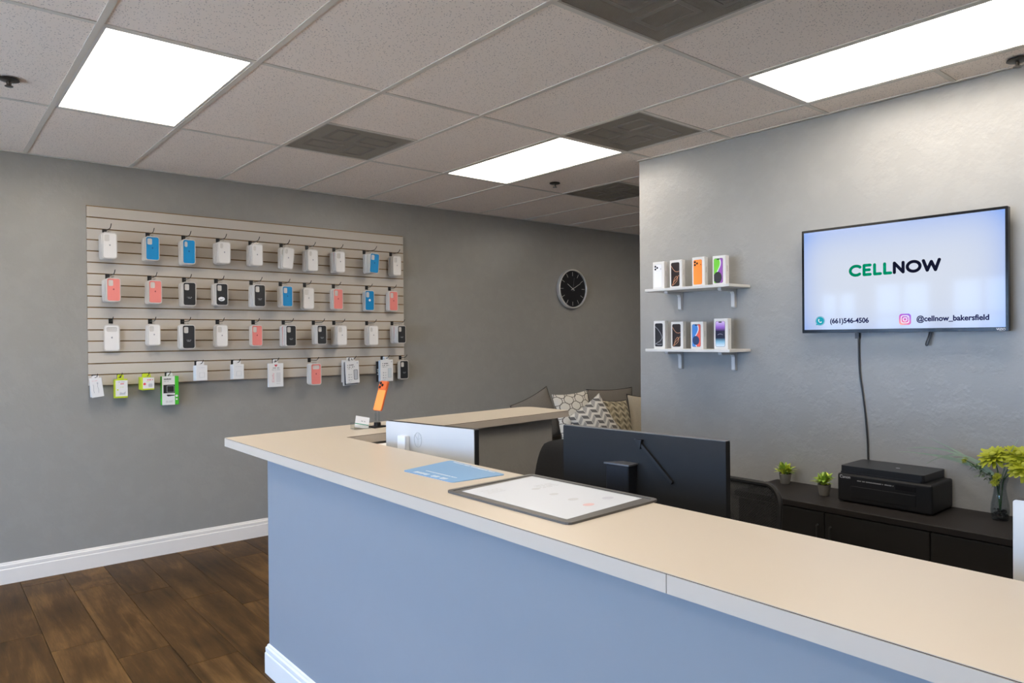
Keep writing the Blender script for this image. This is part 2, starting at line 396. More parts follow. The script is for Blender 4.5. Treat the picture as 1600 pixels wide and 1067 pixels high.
DIFF = mat('lit diffuser panel', (.9, .9, .9), .6, emit=PANEL, estr=PANEL_STRENGTH)
FRW = mat('white enamel frame', (.70, .67, .62), .4)
LLAB = {(0, 3.1): 'lit square-looking ceiling panel above the left end of the slat panel', (4, 3.1): 'lit ceiling panel in the middle, between two grey vents', (4, .635): 'long lit ceiling panel running beside the television wall',
        (0, .635): 'lit ceiling panel above the near counter end', (-2, 3.1): 'added unseen ceiling panel lighting the slat wall and left floor', (-4, .635): 'lit ceiling panel over the shop front aisle', (0, -1.87): 'lit ceiling panel behind the camera', (-4, -1.87): 'lit ceiling panel in the rear shop front corner', (8, 3.1): 'lit ceiling panel hidden behind the television wall'}  # panel between shop front and slat wall is added out of view for its light
for (x0, x1, y0, y1, key) in LIGHTPOS:
    t = thing('ceiling_light', LLAB[key], 'ceiling light', ((x0+x1)/2, (y0+y1)/2, CEIL), 0, 'flush ceiling light panels')
    w, h = (x1-x0)/2-.013, (y1-y0)/2-.013
    bm = BM(); prism(bm, [(-w, -h), (w, -h), (w, h), (-w, h)], -.001, .05, [[(-w+.014, -h+.014), (-w+.014, h-.014), (w-.014, h-.014), (w-.014, -h+.014)]]); obj('frame', bm, FRW, t)
    bm = BM(); box(bm, -w+.0145, w-.0145, -h+.0145, h-.0145, .002, .006); obj('diffuser', bm, DIFF, t)
VLAB = {(2, 3.1): 'grey perforated ceiling vent above the slat panel', (4, 1.878): 'grey perforated ceiling vent beside the television wall corner', (2, .635): 'grey perforated ceiling vent nearest, cut by the top edge', (6, 3.1): 'farthest grey perforated ceiling vent, above the clock wall'}
VM = mat('grey vent metal', (.34, .305, .25), .5); VB = mat('vent backing', (.07, .064, .055), .8); VD = mat('vent deflector metal', (.185, .168, .14), .5)
for (x0, x1, y0, y1, key) in VENTPOS:
    t = thing('ceiling_vent', VLAB[key], 'ceiling vent', ((x0+x1)/2, (y0+y1)/2, CEIL), 0, 'square ceiling vents')
    w, h = (x1-x0)/2-.0125, (y1-y0)/2-.0125
    bm = BM(); prism(bm, [(-w, -h), (w, -h), (w, h), (-w, h)], -.001, .02, [[(-w+.012, -h+.012), (-w+.012, h-.012), (w-.012, h-.012), (w-.012, -h+.012)]]); obj('frame', bm, VM, t)
    bm = BM(); box(bm, -w+.012, w-.012, -h+.012, h-.012, .026, .03); obj('backing', bm, VB, t)
    bm = BM(); N = 92
    for q in range(N):
        yy = -h+.014+(2*h-.028)*(q+.5)/N; box(bm, -w+.012, w-.012, yy-.0013, yy+.0013, .000, .004)
    o = obj('perforated_face', bm, VM, t); o['kind'] = 'stuff'
    for sx in (-1, 1):
        for sy in (-1, 1):
            bm = BM(); cx, cy, a, b = sx*w*.40, sy*h*.40, .11, .075
            if sx*sy > 0: a, b = b, a
            prism(bm, [(cx-a, cy-b), (cx+a, cy-b), (cx+a, cy+b), (cx-a, cy+b)], -.0008, .003, [[(cx-a+.022, cy-b+.022), (cx-a+.022, cy+b-.022), (cx+a-.022, cy+b-.022), (cx+a-.022, cy-b+.022)]])
            obj('deflector', bm, VD, t)
SPR = mat('dark bronze sprinkler', (.05, .045, .04), .35, metal=.6)
for (x, y, lab) in ((.345, 4.0, 'dark fire sprinkler head at the far left of the ceiling'), (3.855, 4.058, 'dark fire sprinkler head beside the middle light panel'), (3.742, .974, 'dark fire sprinkler head above the television, right edge')):
    t = thing('fire_sprinkler', lab, 'sprinkler', (x, y, CEIL), 0, 'ceiling fire sprinklers')
    bm = BM(); lathe(bm, [(0, -.001), (.030, -.001), (.040, -.004), (.042, -.010), (.036, -.013), (.016, -.016), (0, -.016)], 24); obj('escutcheon', bm, SPR, t, smooth=True)
    bm = BM(); cyl(bm, (0, 0, -.016), (0, 0, -.034), .007); cyl(bm, (.009, 0, -.016), (.006, 0, -.036), .0025, n=8); cyl(bm, (-.009, 0, -.016), (-.006, 0, -.036), .0025, n=8); obj('stem', bm, SPR, t)
    bm = BM(); cyl(bm, (0, 0, -.036), (0, 0, -.039), .017, n=20); obj('deflector', bm, SPR, t)

# ================================================================== SLAT WALL PANEL
SX0, SX1, SZ1, PITCH = .897, 3.361, 2.453, .0762
YS_ = 5.513
t = thing('slat_panel', 'taupe grooved slat wall panel holding the phone cases', 'slat panel', ((SX0+SX1)/2, YW-.001, SZ1-16*PITCH))
bm = BM(); box(bm, -(SX1-SX0)/2, (SX1-SX0)/2, -.007, 0, 0, 16*PITCH); obj('back_board', bm, MDF, t)
GAP = .0075
bm = BM(); w = (SX1-SX0)/2
# slat with a bevelled lip on top and bottom
pr = [(-.007, 0), (-.0195, 0), (-.020, .001), (-.020, PITCH-GAP-.001), (-.0195, PITCH-GAP), (-.007, PITCH-GAP)]
A = [bm.verts.new((-w, u, v)) for u, v in pr]; B = [bm.verts.new((w, u, v)) for u, v in pr]
for i in range(6): j = (i+1) % 6; bm.faces.new((A[i], A[j], B[j], B[i]))
bm.faces.new(A[::-1]); bm.faces.new(B)
SL = mesh(bm, 'slat', SLAT)
bm = BM(); box(bm, -w, w, -.0190, -.007, -.0016, 0); box(bm, -w, w, -.0190, -.007, PITCH-GAP, PITCH-GAP+.0012); SLE = mesh(bm, 'groove_edge', MDF)
for k in range(16):
    zz = 16*PITCH-(k+1)*PITCH+(GAP if k < 15 else 0)*0
    o = obj('slat', SL, None, t, (0, 0, zz))
    obj('groove_edge', SLE, None, o)
def groove_z(k): return SZ1-k*PITCH-GAP*.4

# ---- phone case packs -----------------------------------------------------
TRAY = mat('frosted white tray', (.60, .565, .52), .28, coat=.3)
CLEAR = clear('clear plastic', (.96, .96, .96), .05)
CASEC = {'w': mat('white silicone', (.74, .71, .67), .4), 'b': mat('blue silicone', (.0, .205, .46), .4), 's': mat('salmon silicone', (.72, .215, .185), .45), 'k': mat('black silicone', (.018, .019, .021), .5)}
LOGOC = {'w': mat('grey emblem', (.30, .30, .31), .4), 'b': mat('dark blue emblem', (.0, .07, .2), .4), 's': mat('dark red emblem', (.28, .05, .05), .4), 'k': mat('pale lettering ink', (.45, .45, .46), .5)}
CNAME = {'w': 'white', 'b': 'blue', 's': 'salmon pink', 'k': 'black'}
PWD, PHT, PTH = .090, .170, .0195
def upr(bm): return upright(bm)
bm = BM(); prism(bm, rrect(-PWD/2, PWD/2, 0, PHT, .019), -.0032, -.0016); prism(bm, rrect(-PWD/2+.0035, PWD/2-.0035, .0035, PHT-.0035, .016), -PTH+.0005, -.0032); ME_TRAY = mesh(upright(bm), 'tray', TRAY)
# rim around the front
bm = BM(); prism(bm, rrect(-PWD/2, PWD/2, 0, PHT, .019), -.0016, .0025, [rrect(-PWD/2+.0050, PWD/2-.0050, .0055, PHT-.0055, .014)[::-1]]); ME_RIM = mesh(upright(bm), 'rim', TRAY)
bm = BM(); prism(bm, [(-.008, PHT-.004), (.008, PHT-.004), (.008, PHT+.022), (.005, PHT+.027), (-.005, PHT+.027), (-.008, PHT+.022)], -.0045, -.0039, [circ(0, PHT+.018, .0060, 12)[::-1]]); ME_TAB = mesh(upright(bm), 'hang_tab', CLEAR)
cutouts = {'sq': lambda: rrect(-.033, -.002, .111, .142+.012, .008), 'pill': lambda: rrect(-.031, -.010, .116, .154, .010), 'wide': lambda: rrect(-.030, .030, .124, .155, .010)}
ME_CASE = {}
for c in CASEC:
    for kind in cutouts:
        b_ = BM(); prism(b_, rrect(-PWD/2+.006, PWD/2-.006, .007, PHT-.007, .012), -.001, .0034, [cutouts[kind]()[::-1]]); ME_CASE[c, kind] = mesh(upright(b_), 'case', CASEC[c])
def emblem(bm, cx, cy, s):
    pts = [(0, .62), (.35, .72), (.72, .5), (.55, .15), (.78, -.3), (.45, -.85), (.15, -.95), (0, -.85), (-.15, -.95), (-.45, -.85), (-.8, -.2), (-.75, .35), (-.38, .7)]
    prism(bm, [(cx+x*s, cy+y*s) for x, y in pts][::-1], .0034, .0037)
    prism(bm, [(cx+x*s, cy+y*s) for x, y in ((.0, .78), (.02, 1.05), (.3, 1.35), (.28, 1.0))][::-1], .0034, .0037)
ME_EMB = {}
for c in CASEC:
    b_ = BM()
    if c == 'k':
        rg = random.Random(3); marks(b_, -.016, .016, .060, .0042, rg, .0034, .0037); marks(b_, -.011, .011, .053, .0032, rg, .0034, .0037)
    else: emblem(b_, 0, .088, .0062)
    ME_EMB[c] = mesh(upright(b_), 'print', LOGOC[c])
HOOKM = mat('black hook metal', (.008, .008, .008), .4)
b_ = BM(); box(b_, -.0135, .0135, -.004, 0, -.034, .0, .001, 1); box(b_, -.0135, .0135, 0, .010, -.0030, .0005); ME_BRK = mesh(b_, 'bracket', HOOKM)
def prong(L):
    b_ = BM(); pts = [(0, -.004, -.016), (0, -L*.5, -.0165), (0, -L+.03, -.016), (0, -L+.012, -.012), (0, -L-.004, -.003), (0, -L-.018, .010)]
    tube(b_, pts, .0024, 7); return b_
def hook(x, k, L, lab):
    t = thing('display_hook', lab, 'hook', (x, YS_-.0003, groove_z(k)), 0, 'hooks on the slat panel')
    obj('bracket', ME_BRK, None, t); obj('prong', prong(L), HOOKM, t)
    return t
NPACK = [0]
def pack(c, kind, x, yf, zb, rotz=0, tilt=0, label='', front=True, h=1.0, w=1.0, extra=None):
    t = thing('phone_case_pack', label, 'phone case', (x, yf+PTH, zb), 0, 'phone case packs on the slat panel')
    # pivot at the hole so tilting swings around the hook
    t.location = (x, yf, zb); t.rotation_euler = (0, tilt, rotz); t.scale = (w, 1, h)
    for nm, me in (('tray', ME_TRAY), ('rim', ME_RIM), ('case', ME_CASE[c, kind]), ('hang_tab', ME_TAB)): obj(nm, me, None, t)
    if front: obj('print', ME_EMB[c], None, t)
    if extra == 'oval':
        b_ = BM(); prism(b_, circ(-.004, .050, .024, 20, .016), .0034, .0038); s = obj('sticker', upright(b_), mat('white sticker', (.8, .8, .8), .5), t); s['label'] = 'white oval sticker'
        b_ = BM(); prism(b_, [(-.018, .047), (-.002, .046), (.013, .056), (.008, .050), (-.003, .041), (-.016, .043)], .0038, .0041); obj('print', upright(b_), mat('black ink', (.01, .01, .01), .5), s)
    if extra == 'dot':
        b_ = BM(); prism(b_, circ(0, .088, .010, 18), .0037, .0041); s = obj('sticker', upright(b_), mat('white sticker', (.8, .8, .8), .5), t); s['label'] = 'white round sticker'
    NPACK[0] += 1
    return t
# row: list of (hook x, groove, front-left x, width, front y, top z, height, colour, cut-out, tilt deg, colours behind, extra)
ROWS = [('top', 2, [
 (1.001, .088, 5.341, 2.271, .175, 'w', 'sq', 0, 'wwwww', None), (1.270, .090, 5.380, 2.283, .168, 'b', 'sq', 0, 'wwww', None), (1.508, .088, 5.376, 2.280, .178, 'b', 'pill', 0, 'wwww', None),
 (1.751, .088, 5.365, 2.278, .162, 'w', 'pill', 0, 'wwwww', None), (1.993, .086, 5.365, 2.276, .163, 'w', 'pill', 0, 'wwwww', None), (2.238, .088, 5.392, 2.286, .170, 'w', 'pill', -6, 'www', None),
 (2.452, .088, 5.396, 2.282, .176, 'w', 'pill', 0, 'wwww', None), (2.690, .085, 5.394, 2.276, .173, 'w', 'sq', 0, 'wsww', None), (2.970, .088, 5.343, 2.279, .170, 'b', 'sq', -4, 'wwww', None), (3.231, .084, 5.404, 2.276, .172, 'w', 'sq', 0, 'wwb', None)]),
 ('second', 6, [
 (1.016, .085, 5.318, 1.977, .158, 's', 'sq', 0, 'wwwwww', None), (1.279, .086, 5.356, 1.977, .162, 's', 'sq', 0, 'wwwww', None), (1.509, .091, 5.378, 1.970, .172, 'k', 'sq', 0, 'bwww', None), (1.735, .088, 5.380, 1.976, .165, 'k', 'sq', 0, 'wbww', 'oval'),
 (1.997, .088, 5.333, 1.970, .170, 'k', 'sq', 0, 'wwkww', None), (2.229, .085, 5.372, 1.974, .164, 'b', 'sq', 0, 'wbwb', None), (2.430, .092, 5.432, 1.969, .174, 'w', 'sq', 0, 'kw', None), (2.683, .087, 5.426, 1.967, .173, 's', 'sq', 0, 'ww', None), (2.991, .091, 5.460, 1.963, .176, 'b', 'sq', 0, 'b', 'dot'), (3.216, .086, 5.442, 1.963, .175, 's', 'sq', 0, 'ww', None)]),
 ('third', 10, [
 (1.033, .098, 5.479, 1.664, .181, 'w', 'wide', 0, '', None), (1.280, .082, 5.402, 1.668, .150, 'w', 'sq', 0, 'www', None), (1.495, .088, 5.358, 1.667, .174, 'k', 'sq', 0, 'wwwww', None), (1.742, .084, 5.408, 1.668, .163, 'w', 'sq', 0, 'www', None),
 (2.010, .084, 5.431, 1.665, .162, 's', 'sq', 0, 'bw', None), (2.250, .085, 5.362, 1.665, .166, 'k', 'sq', 0, 'wwsww', None), (2.503, .082, 5.354, 1.667, .156, 'k', 'sq', 0, 'wsws', None), (2.683, .087, 5.361, 1.668, .165, 'w', 'sq', 0, 'kwwww', None), (2.989, .092, 5.392, 1.664, .167, 'w', 'pill', 0, 'wwb', None), (3.238, .082, 5.348, 1.665, .155, 'k', 'sq', 0, 'wwsbw', None)])]
def hang(x, w, yf, zt, h, c, kind, tilt, behind, extra, groove, idx, rowname):
    sw, sh = w/PWD, h/PHT
    zg = groove_z(groove); zprong = zg-.016
    hook(x, groove, YS_-yf+.035, 'black wire hook, %s from left in the %s row' % (ORD[idx], rowname))
    zb = zprong-.0045*sh-(PHT+.018)*sh-.002
    step = .0212
    pack(c, kind, x, yf, zb, 0, R(-tilt), '%s phone case pack in front on %s hook from left, %s row' % (CNAME[c], ORD[idx], rowname), True, sh, sw, extra)
    for i, cc in enumerate(behind):
        y = yf+(i+1)*step
        if y+PTH > YS_-.003: break
        pack(cc, 'sq', x+random.uniform(-.004, .001), y, zb+random.uniform(-.004, .001), 0, R(random.uniform(-1.6, 1.6)), '%s phone case pack, %s from front on %s hook from left, %s row' % (CNAME[cc], ORD[i+2], ORD[idx], rowname), False, sh, sw)
for rowname, g, items in ROWS:
    for i, (x, w, yf, zt, h, c, kind, tilt, beh, ex) in enumerate(items): hang(x, w, yf, zt, h, c, kind, tilt, beh, ex, g, i+1, rowname)
BR = 'bottom'
hang(2.464, .089, 5.384, 1.366, .173, 's', 'wide', 0, 'www', None, 14, 8, BR)
hang(3.319, .088, 5.446, 1.346, .166, 'k', 'sq', 0, 'w', None, 14, 11, BR)
# ---- boxes of the bottom row ----------------------------------------------
LIME = mat('lime green card', (.50, .60, .02), .5); GREEN = mat('bright green card', (.05, .45, .02), .5); INK = mat('black ink', (.02, .02, .02), .6); GINK = mat('grey ink', (.32, .32, .33), .6); RINK = mat('red ink', (.65, .06, .08), .6); PINK = mat('pink ink', (.72, .32, .34), .6)
PGREY = mat('silver printed ink', (.45, .46, .48), .35); BLKC = mat('black card', (.015, .015, .017), .5)
def carton(x, yf, zt, w, h, d, groove, label, body=WHITE, prints=(), tilt=0, tab=True, tabm=None):
    t = thing('accessory_box', label, 'package', (x, yf, zt-h), 0, 'boxed accessories in the bottom row'); t.rotation_euler = (0, R(tilt), 0)
    bm = BM(); box(bm, -w/2, w/2, 0, d, 0, h, .001, 1); obj('carton', bm, body, t)
    zp = groove_z(groove)-.016-(zt-h)
    if tab:
        bm = BM(); prism(bm, [(-.02, h-.001), (.02, h-.001), (.02, zp+.010), (.015, zp+.014), (-.015, zp+.014), (-.02, zp+.010)], -d*.5-.0004, -d*.5+.0004, [[(-.012, zp-.004), (-.004, zp-.004), (-.004, zp+.006), (.004, zp+.006), (.004, zp-.004), (.012, zp-.004), (.012, zp-.009), (-.012, zp-.009)]])
        obj('hang_tab', upright(bm), tabm or body, t)
    for (kind, m_, *a) in prints:
        bm = BM()
        if kind == 'rect': prism(bm, [(a[0], a[2]), (a[1], a[2]), (a[1], a[3]), (a[0], a[3])], .0002, .0007+(a[4] if len(a) > 4 else 0))
        elif kind == 'rr': prism(bm, rrect(a[0], a[1], a[2], a[3], a[4]), .0002, .0008+(a[5] if len(a) > 5 else 0))
        elif kind == 'disc': prism(bm, circ(a[0], a[1], a[2], 16), .0002, .0011)
        elif kind == 'poly': prism(bm, a[0], .0002, .0010)
        elif kind == 'text': marks(bm, a[0], a[1], a[2], a[3], random.Random(hash((round(a[0]*1e4), round(a[2]*1e4))) % 999), .0002, .0011)
        elif kind == 'wire': tube(bm, [(px, py, .001) for px, py in a[0]], .0011, 6)
        elif kind == 'ring': prism(bm, rrect(a[0], a[1], a[2], a[3], a[4]), .0002, .0011, [rrect(a[0]+a[5], a[1]-a[5], a[2]+a[5], a[3]-a[5], max(.001, a[4]-a[5]))[::-1]])
        obj('print', upright(bm), m_, t)
    return t
# 1 cable packs
hook(.929, 15, .11, 'black wire hook, first from left in the bottom row')
WIRE = [(-.018, .030), (-.020, .05), (-.017, .075), (-.019, .088)]; WIRE2 = [(.008, .028), (.010, .05), (.006, .07), (.008, .092)]
carton(.936, 5.415, 1.289, .072, .127, .008, 15, 'white charging cable packet in front on first hook from left, bottom row', prints=[('wire', GINK, WIRE), ('wire', GINK, WIRE2), ('rect', PGREY, .004, .012, .086, .098), ('text', PINK, -.022, .012, .108, .004)], tilt=-7)
carton(.931, 5.440, 1.289, .072, .127, .008, 15, 'white charging cable packet behind another on first hook, bottom row', tilt=-2)
# 2 lime box
hook(1.080, 15, .085, 'black wire hook, second from left in the bottom row')
carton(1.080, 5.445, 1.273, .080, .128, .040, 15, 'lime and white accessory box on second hook from left, bottom row', LIME, [('rect', WHITE, -.034, .0395, .012, .120), ('text', RINK, -.004, .034, .093, .009), ('text', GINK, -.026, .022, .107, .005), ('text', LIME, -.008, .014, .072, .005), ('rect', LIME, -.026, -.017, .052, .060, .0004), ('poly', PGREY, [(-.012, .022), (.024, .022), (.028, .044), (.012, .034), (-.008, .040)])])
# 3 lime boxes x3
hook(1.237, 15, .135, 'black wire hook, third from left in the bottom row')
for i in range(3):
    carton(1.237+.001*i, 5.397+.036*i, 1.281, .078, .087, .034, 15, 'lime and white charger box, %s from front on third hook, bottom row' % ORD[i+1], LIME, [('rect', WHITE, -.033, .0385, .010, .086), ('text', RINK, -.006, .030, .066, .008), ('text', LIME, -.010, .010, .055, .004), ('disc', RINK, -.022, .042, .0085), ('rr', PGREY, .002, .028, .020, .044, .006)] if i == 0 else [('rect', WHITE, -.033, .0385, .010, .086)], tab=True)
# 4 green box with window
hook(1.386, 15, .085, 'black wire hook, fourth from left in the bottom row')
carton(1.392, 5.445, 1.281, .112, .203, .040, 15, 'tall white, black and green car mount box, fourth hook, bottom row', GREEN, [('rect', WHITE, -.054, .030, .0, .203, .0), ('rect', INK, -.046, .0295, .083, .143, .0006), ('rr', GINK, -.024, .026, .088, .136, .004, .0010), ('rr', INK, -.021, .023, .091, .133, .003, .0014), ('text', PGREY, -.010, .008, .108, .007), ('text', INK, -.042, .006, .178, .012), ('text', GINK, -.042, -.010, .165, .006), ('poly', INK, [(-.026, .068), (-.020, .074), (.030, .070), (.026, .064), (-.016, .060)]), ('text', GINK, -.030, .020, .026, .004), ('text', GINK, -.030, .014, .018, .004), ('disc', WHITE, .042, .062, .008), ('disc', WHITE, .042, .038, .006)], tabm=WHITE)
# 5,6 square white boxes
for hi, (x, lab) in enumerate(((1.589, 'fifth'), (1.852, 'sixth'))):
    hook(x, 14, .150, 'black wire hook, %s from left in the bottom row' % lab)
    for i in range(3):
        carton(x+.002*i, 5.384+.030*i, 1.354-.002*i, .078, .110, .024, 14, 'small white square accessory box, %s from front on %s hook, bottom row' % (ORD[i+1], lab), WHITE, [('ring', PGREY, -.016, .020, .022, .058, .002, .0015), ('text', PGREY, -.022, .022, .092, .003)] if i == 0 else (), tab=True)
# 7 pink print box
hook(2.171, 14, .085, 'black wire hook, seventh from left in the bottom row')
carton(2.166, 5.458, 1.350, .118, .184, .024, 14, 'white phone case box with pink heart print, seventh hook, bottom row', WHITE, [('poly', RINK, [(-.006, .176), (.000, .170), (.006, .176), (.012, .171), (.004, .160), (.0, .157), (-.008, .163), (-.012, .171)]), ('text', GINK, -.026, .026, .143, .010), ('text', GINK, -.032, .032, .131, .005)]+[('text', PINK, -.032, -.014, .098-.012*q, .007) for q in range(6)]+[('rr', mat('pale print', (.60, .59, .58), .5), .002, .036, .036, .112, .005), ('text', GINK, .004, .034, .024, .003)])
# 9 glass boxes
def glassbox(x, yf, zt, label, groove, tilt, dark):
    pr = [('text', INK, -.045, .012, .150, .008), ('text', INK, -.045, .020, .134, .007), ('text', INK, -.045, .004, .121, .006)]
    pr += [('rr', INK if dark else PGREY, .010, .046, .030, .112, .006), ('rr', PGREY if dark else mat('pale teal print', (.55, .60, .60), .4), .013, .043, .033, .109, .005, .0005)]
    pr += [('disc', GINK, -.034, .074-.022*q, .005) for q in range(3)]+[('text', GINK, -.024, -.006, .072-.022*q, .005) for q in range(3)]+[('disc', PGREY, .046, .168, .006), ('text', GINK, -.045, -.01, .010, .003)]
    return carton(x, yf, zt, .122, .186, .012, groove, label, WHITE, pr, tilt)
hook(2.812, 14, .125, 'black wire hook, ninth from left in the bottom row')
glassbox(2.803, 5.409, 1.352, 'white screen guard box with dark phone picture, front of ninth hook, bottom row', 14, -2.5, True)
carton(2.800, 5.428, 1.345, .120, .190, .010, 14, 'black and white box, second from front on ninth hook, bottom row', BLKC, [('rect', WHITE, -.052, .06, 0, .004)], tilt=-1)
carton(2.796, 5.447, 1.340, .122, .192, .012, 14, 'white box hanging lowest, third from front on ninth hook, bottom row', WHITE, tilt=-2)
carton(2.794, 5.472, 1.358, .122, .186, .012, 14, 'white box, rearmost on ninth hook from left, bottom row', WHITE, tilt=1)
hook(3.139, 14, .110, 'black wire hook, tenth from left in the bottom row')
glassbox(3.134, 5.426, 1.354, 'white screen guard box with pale phone picture, front of tenth hook', 14, 0, False)
carton(3.131, 5.446, 1.347, .120, .180, .014, 14, 'white and blue box, second from front on tenth hook, bottom row', mat('pale blue card', (.55, .66, .78), .5))
carton(3.122, 5.470, 1.340, .122, .176, .016, 14, 'black box rearmost on tenth hook from left, bottom row', BLKC, [('text', WHITE, -.058, -.045, .06+.014*q, .010) for q in range(4)])

# ================================================================== CLOCK
t = thing('wall_clock', 'round black wall clock with silver rim showing ten past ten', 'clock', (5.478, YW, 2.06))
bm = BM(); lathe(bm, [(0, 0), (.208, 0), (.212, .006), (.212, .046), (.208, .050), (.199, .050), (.197, .044), (.197, .03), (0, .03)], 56); o = obj('rim', upright(bm), CHROME, t, smooth=True)
bm = BM(); cyl(bm, (0, 0, .030), (0, 0, .033), .1965, n=48); obj('dial', upright(bm), mat('black clock dial', (.012, .012, .014), .3), t)
HM = mat('silver clock ink', (.55, .53, .50), .35)
for i in range(12):
    a = PI/2-i*PI/6; bm = BM(); d = Vector((math.cos(a), math.sin(a))); nn = Vector((-d.y, d.x))*.0022
    p0, p1 = d*.140, d*.182; prism(bm, [tuple(p0+nn), tuple(p0-nn), tuple(p1-nn), tuple(p1+nn)], .033, .0345); obj('hour_mark', upright(bm), HM, t)
for nm, a, L, wd_, zz in (('hour_hand', PI/2-R(303), .095, .0035, .0365), ('minute_hand', PI/2-R(62), .135, .0028, .039), ('second_hand', PI/2-R(8), .12, .001, .0415)):
    d = Vector((math.cos(a), math.sin(a))); nn = Vector((-d.y, d.x))*wd_; p0, p1 = d*-.03, d*L; bm = BM()
    prism(bm, [tuple(p0+nn), tuple(p0-nn), tuple(p1-nn*.6), tuple(p1+nn*.6)], zz, zz+.001); obj(nm, upright(bm), mat('pale clock hand', (.7, .68, .64), .35) if nm != 'second_hand' else GINK, t)
bm = BM(); cyl(bm, (0, 0, .034), (0, 0, .043), .006); obj('hub', upright(bm), HM, t)

# ================================================================== COUNTER
CT, CTH = 1.067, .040
def outer_y(x): return 3.495+.0772*(x-1.132)
def inner_y(x): return 3.109+.0937*(x-1.572)
YN = -.75
arc = []
cxr, cyr, rr_ = 3.105, outer_y(3.105)-.09, .09
for i in range(9):
    a = R(4+86*(1-i/8)) if False else R(0+94*i/8); arc.append((cxr+rr_*math.cos(a), cyr+rr_*math.sin(a)))
OUT = [(1.132, YN), (1.605, YN), (1.572, 3.109), (3.205, inner_y(3.205))]+arc+[(1.132, 3.495)]
def inset(poly, d):
    n_ = len(poly); res = []
    for i in range(n_):
        p0, p1, p2 = Vector(poly[i-1]), Vector(poly[i]), Vector(poly[(i+1) % n_])
        d1, d2 = (p1-p0).normalized(), (p2-p1).normalized(); n1, n2 = Vector((-d1.y, d1.x)), Vector((-d2.y, d2.x))
        m_ = (n1+n2); m_ = m_.normalized()/max(.3, math.cos(n1.angle(n2)/2)); res.append(tuple(p1+m_*d))
    return res
t = thing('countertop', 'long cream laminate countertop with a return towards the clock wall', 'countertop', (1.132, 3.495, CT-CTH))
def rel(o): o.location = (-1.132, -3.495, -(CT-CTH)); return o
bm = BM(); prism(bm, inset(OUT, .0022), CT-CTH, CT-.0012); rel(obj('core', bm, DARKGLUE, t))
bm = BM(); prism(bm, inset(OUT, .0006), CT-.0012, CT); rel(obj('top_sheet', bm, LAM, t))
IN_ = inset(OUT, .0022)
def band(idx, label=None, split=None):
    p0, p1 = Vector(OUT[idx]), Vector(OUT[(idx+1) % len(OUT)]); q0, q1 = Vector(IN_[idx]), Vector(IN_[(idx+1) % len(OUT)])
    segs = [(0, 1)] if split is None else [(0, split-.0002), (split+.0002, 1)]
    for a, b in segs:
        bm = BM(); prism(bm, [tuple(p0.lerp(p1, a)), tuple(p0.lerp(p1, b)), tuple(q0.lerp(q1, b)), tuple(q0.lerp(q1, a))], CT-CTH-.0005, CT-.0032); rel(obj('edge_band', bm, LAME, t))
n_ = len(OUT)
for i in range(n_):
    if i == n_-1: band(i, split=(3.495-.882)/(3.495-YN))
    elif i in (0, 1, 2, n_-2, 3): band(i)
bm = BM()
for i in range(4, n_-2):
    p0, p1, q0, q1 = OUT[i], OUT[i+1], IN_[i], IN_[i+1]; prism(bm, [p0, p1, q1, q0], CT-CTH-.0005, CT-.0032)
rel(obj('edge_band', bm, LAME, t))
# base
t = thing('reception_counter', 'blue grey painted counter front wall with white baseboard', 'counter', (1.24, 3.235, 0))
def rel2(o): o.location = (-1.24, -3.235, 0); return o
bm = BM(); prism(bm, [(1.24, YN+.06), (1.355, YN+.06), (1.355, 3.118), (1.24, 3.235)], 0, CT-CTH-.0015); rel2(obj('front_panel', bm, PAINT_C, t))
bm = BM(); prism(bm, [(1.24, 3.2355), (1.355, 3.1185), (3.14, 3.350), (3.14, 3.462)], 0, CT-CTH-.0015); rel2(obj('return_panel', bm, PAINT, t))
bm = BM()
A = [bm.verts.new((1.24+u, 3.235-u, v)) for u, v in BPROF]; B = [bm.verts.new((1.24+u, YN+.06, v)) for u, v in BPROF]; Cc = [bm.verts.new((3.14, 3.462-u, v)) for u, v in BPROF]
for i in range(len(A)-1): bm.faces.new((A[i], A[i+1], B[i+1], B[i])); bm.faces.new((A[i+1], A[i], Cc[i], Cc[i+1]))
rel2(obj('baseboard', bm, TRIMW, t))

# ---- blue mat, tray, small items on the counter
t = thing('counter_mat', 'pale blue plastic counter mat with white print', 'mat', (1.437, 2.04, CT))
q = [(1.314, 2.173), (1.326, 1.885), (1.538, 1.872), (1.562, 2.232)]
q = [(x-1.437, y-2.04) for x, y in q]
def round_poly(P, r, n=4):
    out = []
    for i in range(len(P)):
        p0, p1, p2 = Vector(P[i-1]), Vector(P[i]), Vector(P[(i+1) % len(P)])
        a = p1+(p0-p1).normalized()*r; b = p1+(p2-p1).normalized()*r
        for k in range(n+1):
            s = k/n; out.append(tuple((1-s)**2*a+2*s*(1-s)*p1+s*s*b))
    return out
MBLUE = mat('pale blue vinyl', (.15, .30, .50), .45)
bm = BM(); prism(bm, round_poly(q, .018), 0, .0022); obj('sheet', bm, MBLUE, t)
MWHITE = mat('white mat print', (.58, .62, .66), .5)
rg = random.Random(5)
def mat_line(p0, p1, h, seed):
    """tiny strokes running from p0 to p1 along the mat"""
    b_ = BM(); p0, p1 = Vector(p0), Vector(p1); L = (p1-p0).length
    marks(b_, 0, L, 0, h, random.Random(seed), .0022, .0026, .04)
    a = math.atan2(p1.y-p0.y, p1.x-p0.x); bmesh.ops.rotate(b_, verts=b_.verts, cent=(0, 0, 0), matrix=Matrix.Rotation(a, 3, 'Z')); bmesh.ops.translate(b_, verts=b_.verts, vec=(p0.x, p0.y, 0)); return b_
obj('print', mat_line((-.085, -.095), (-.092, .085), .022, 1), MWHITE, t)
obj('print', mat_line((-.056, -.105), (-.060, .075), .007, 2), MWHITE, t)
obj('print', mat_line((.098, -.115), (.112, .150), .008, 3), MWHITE, t)
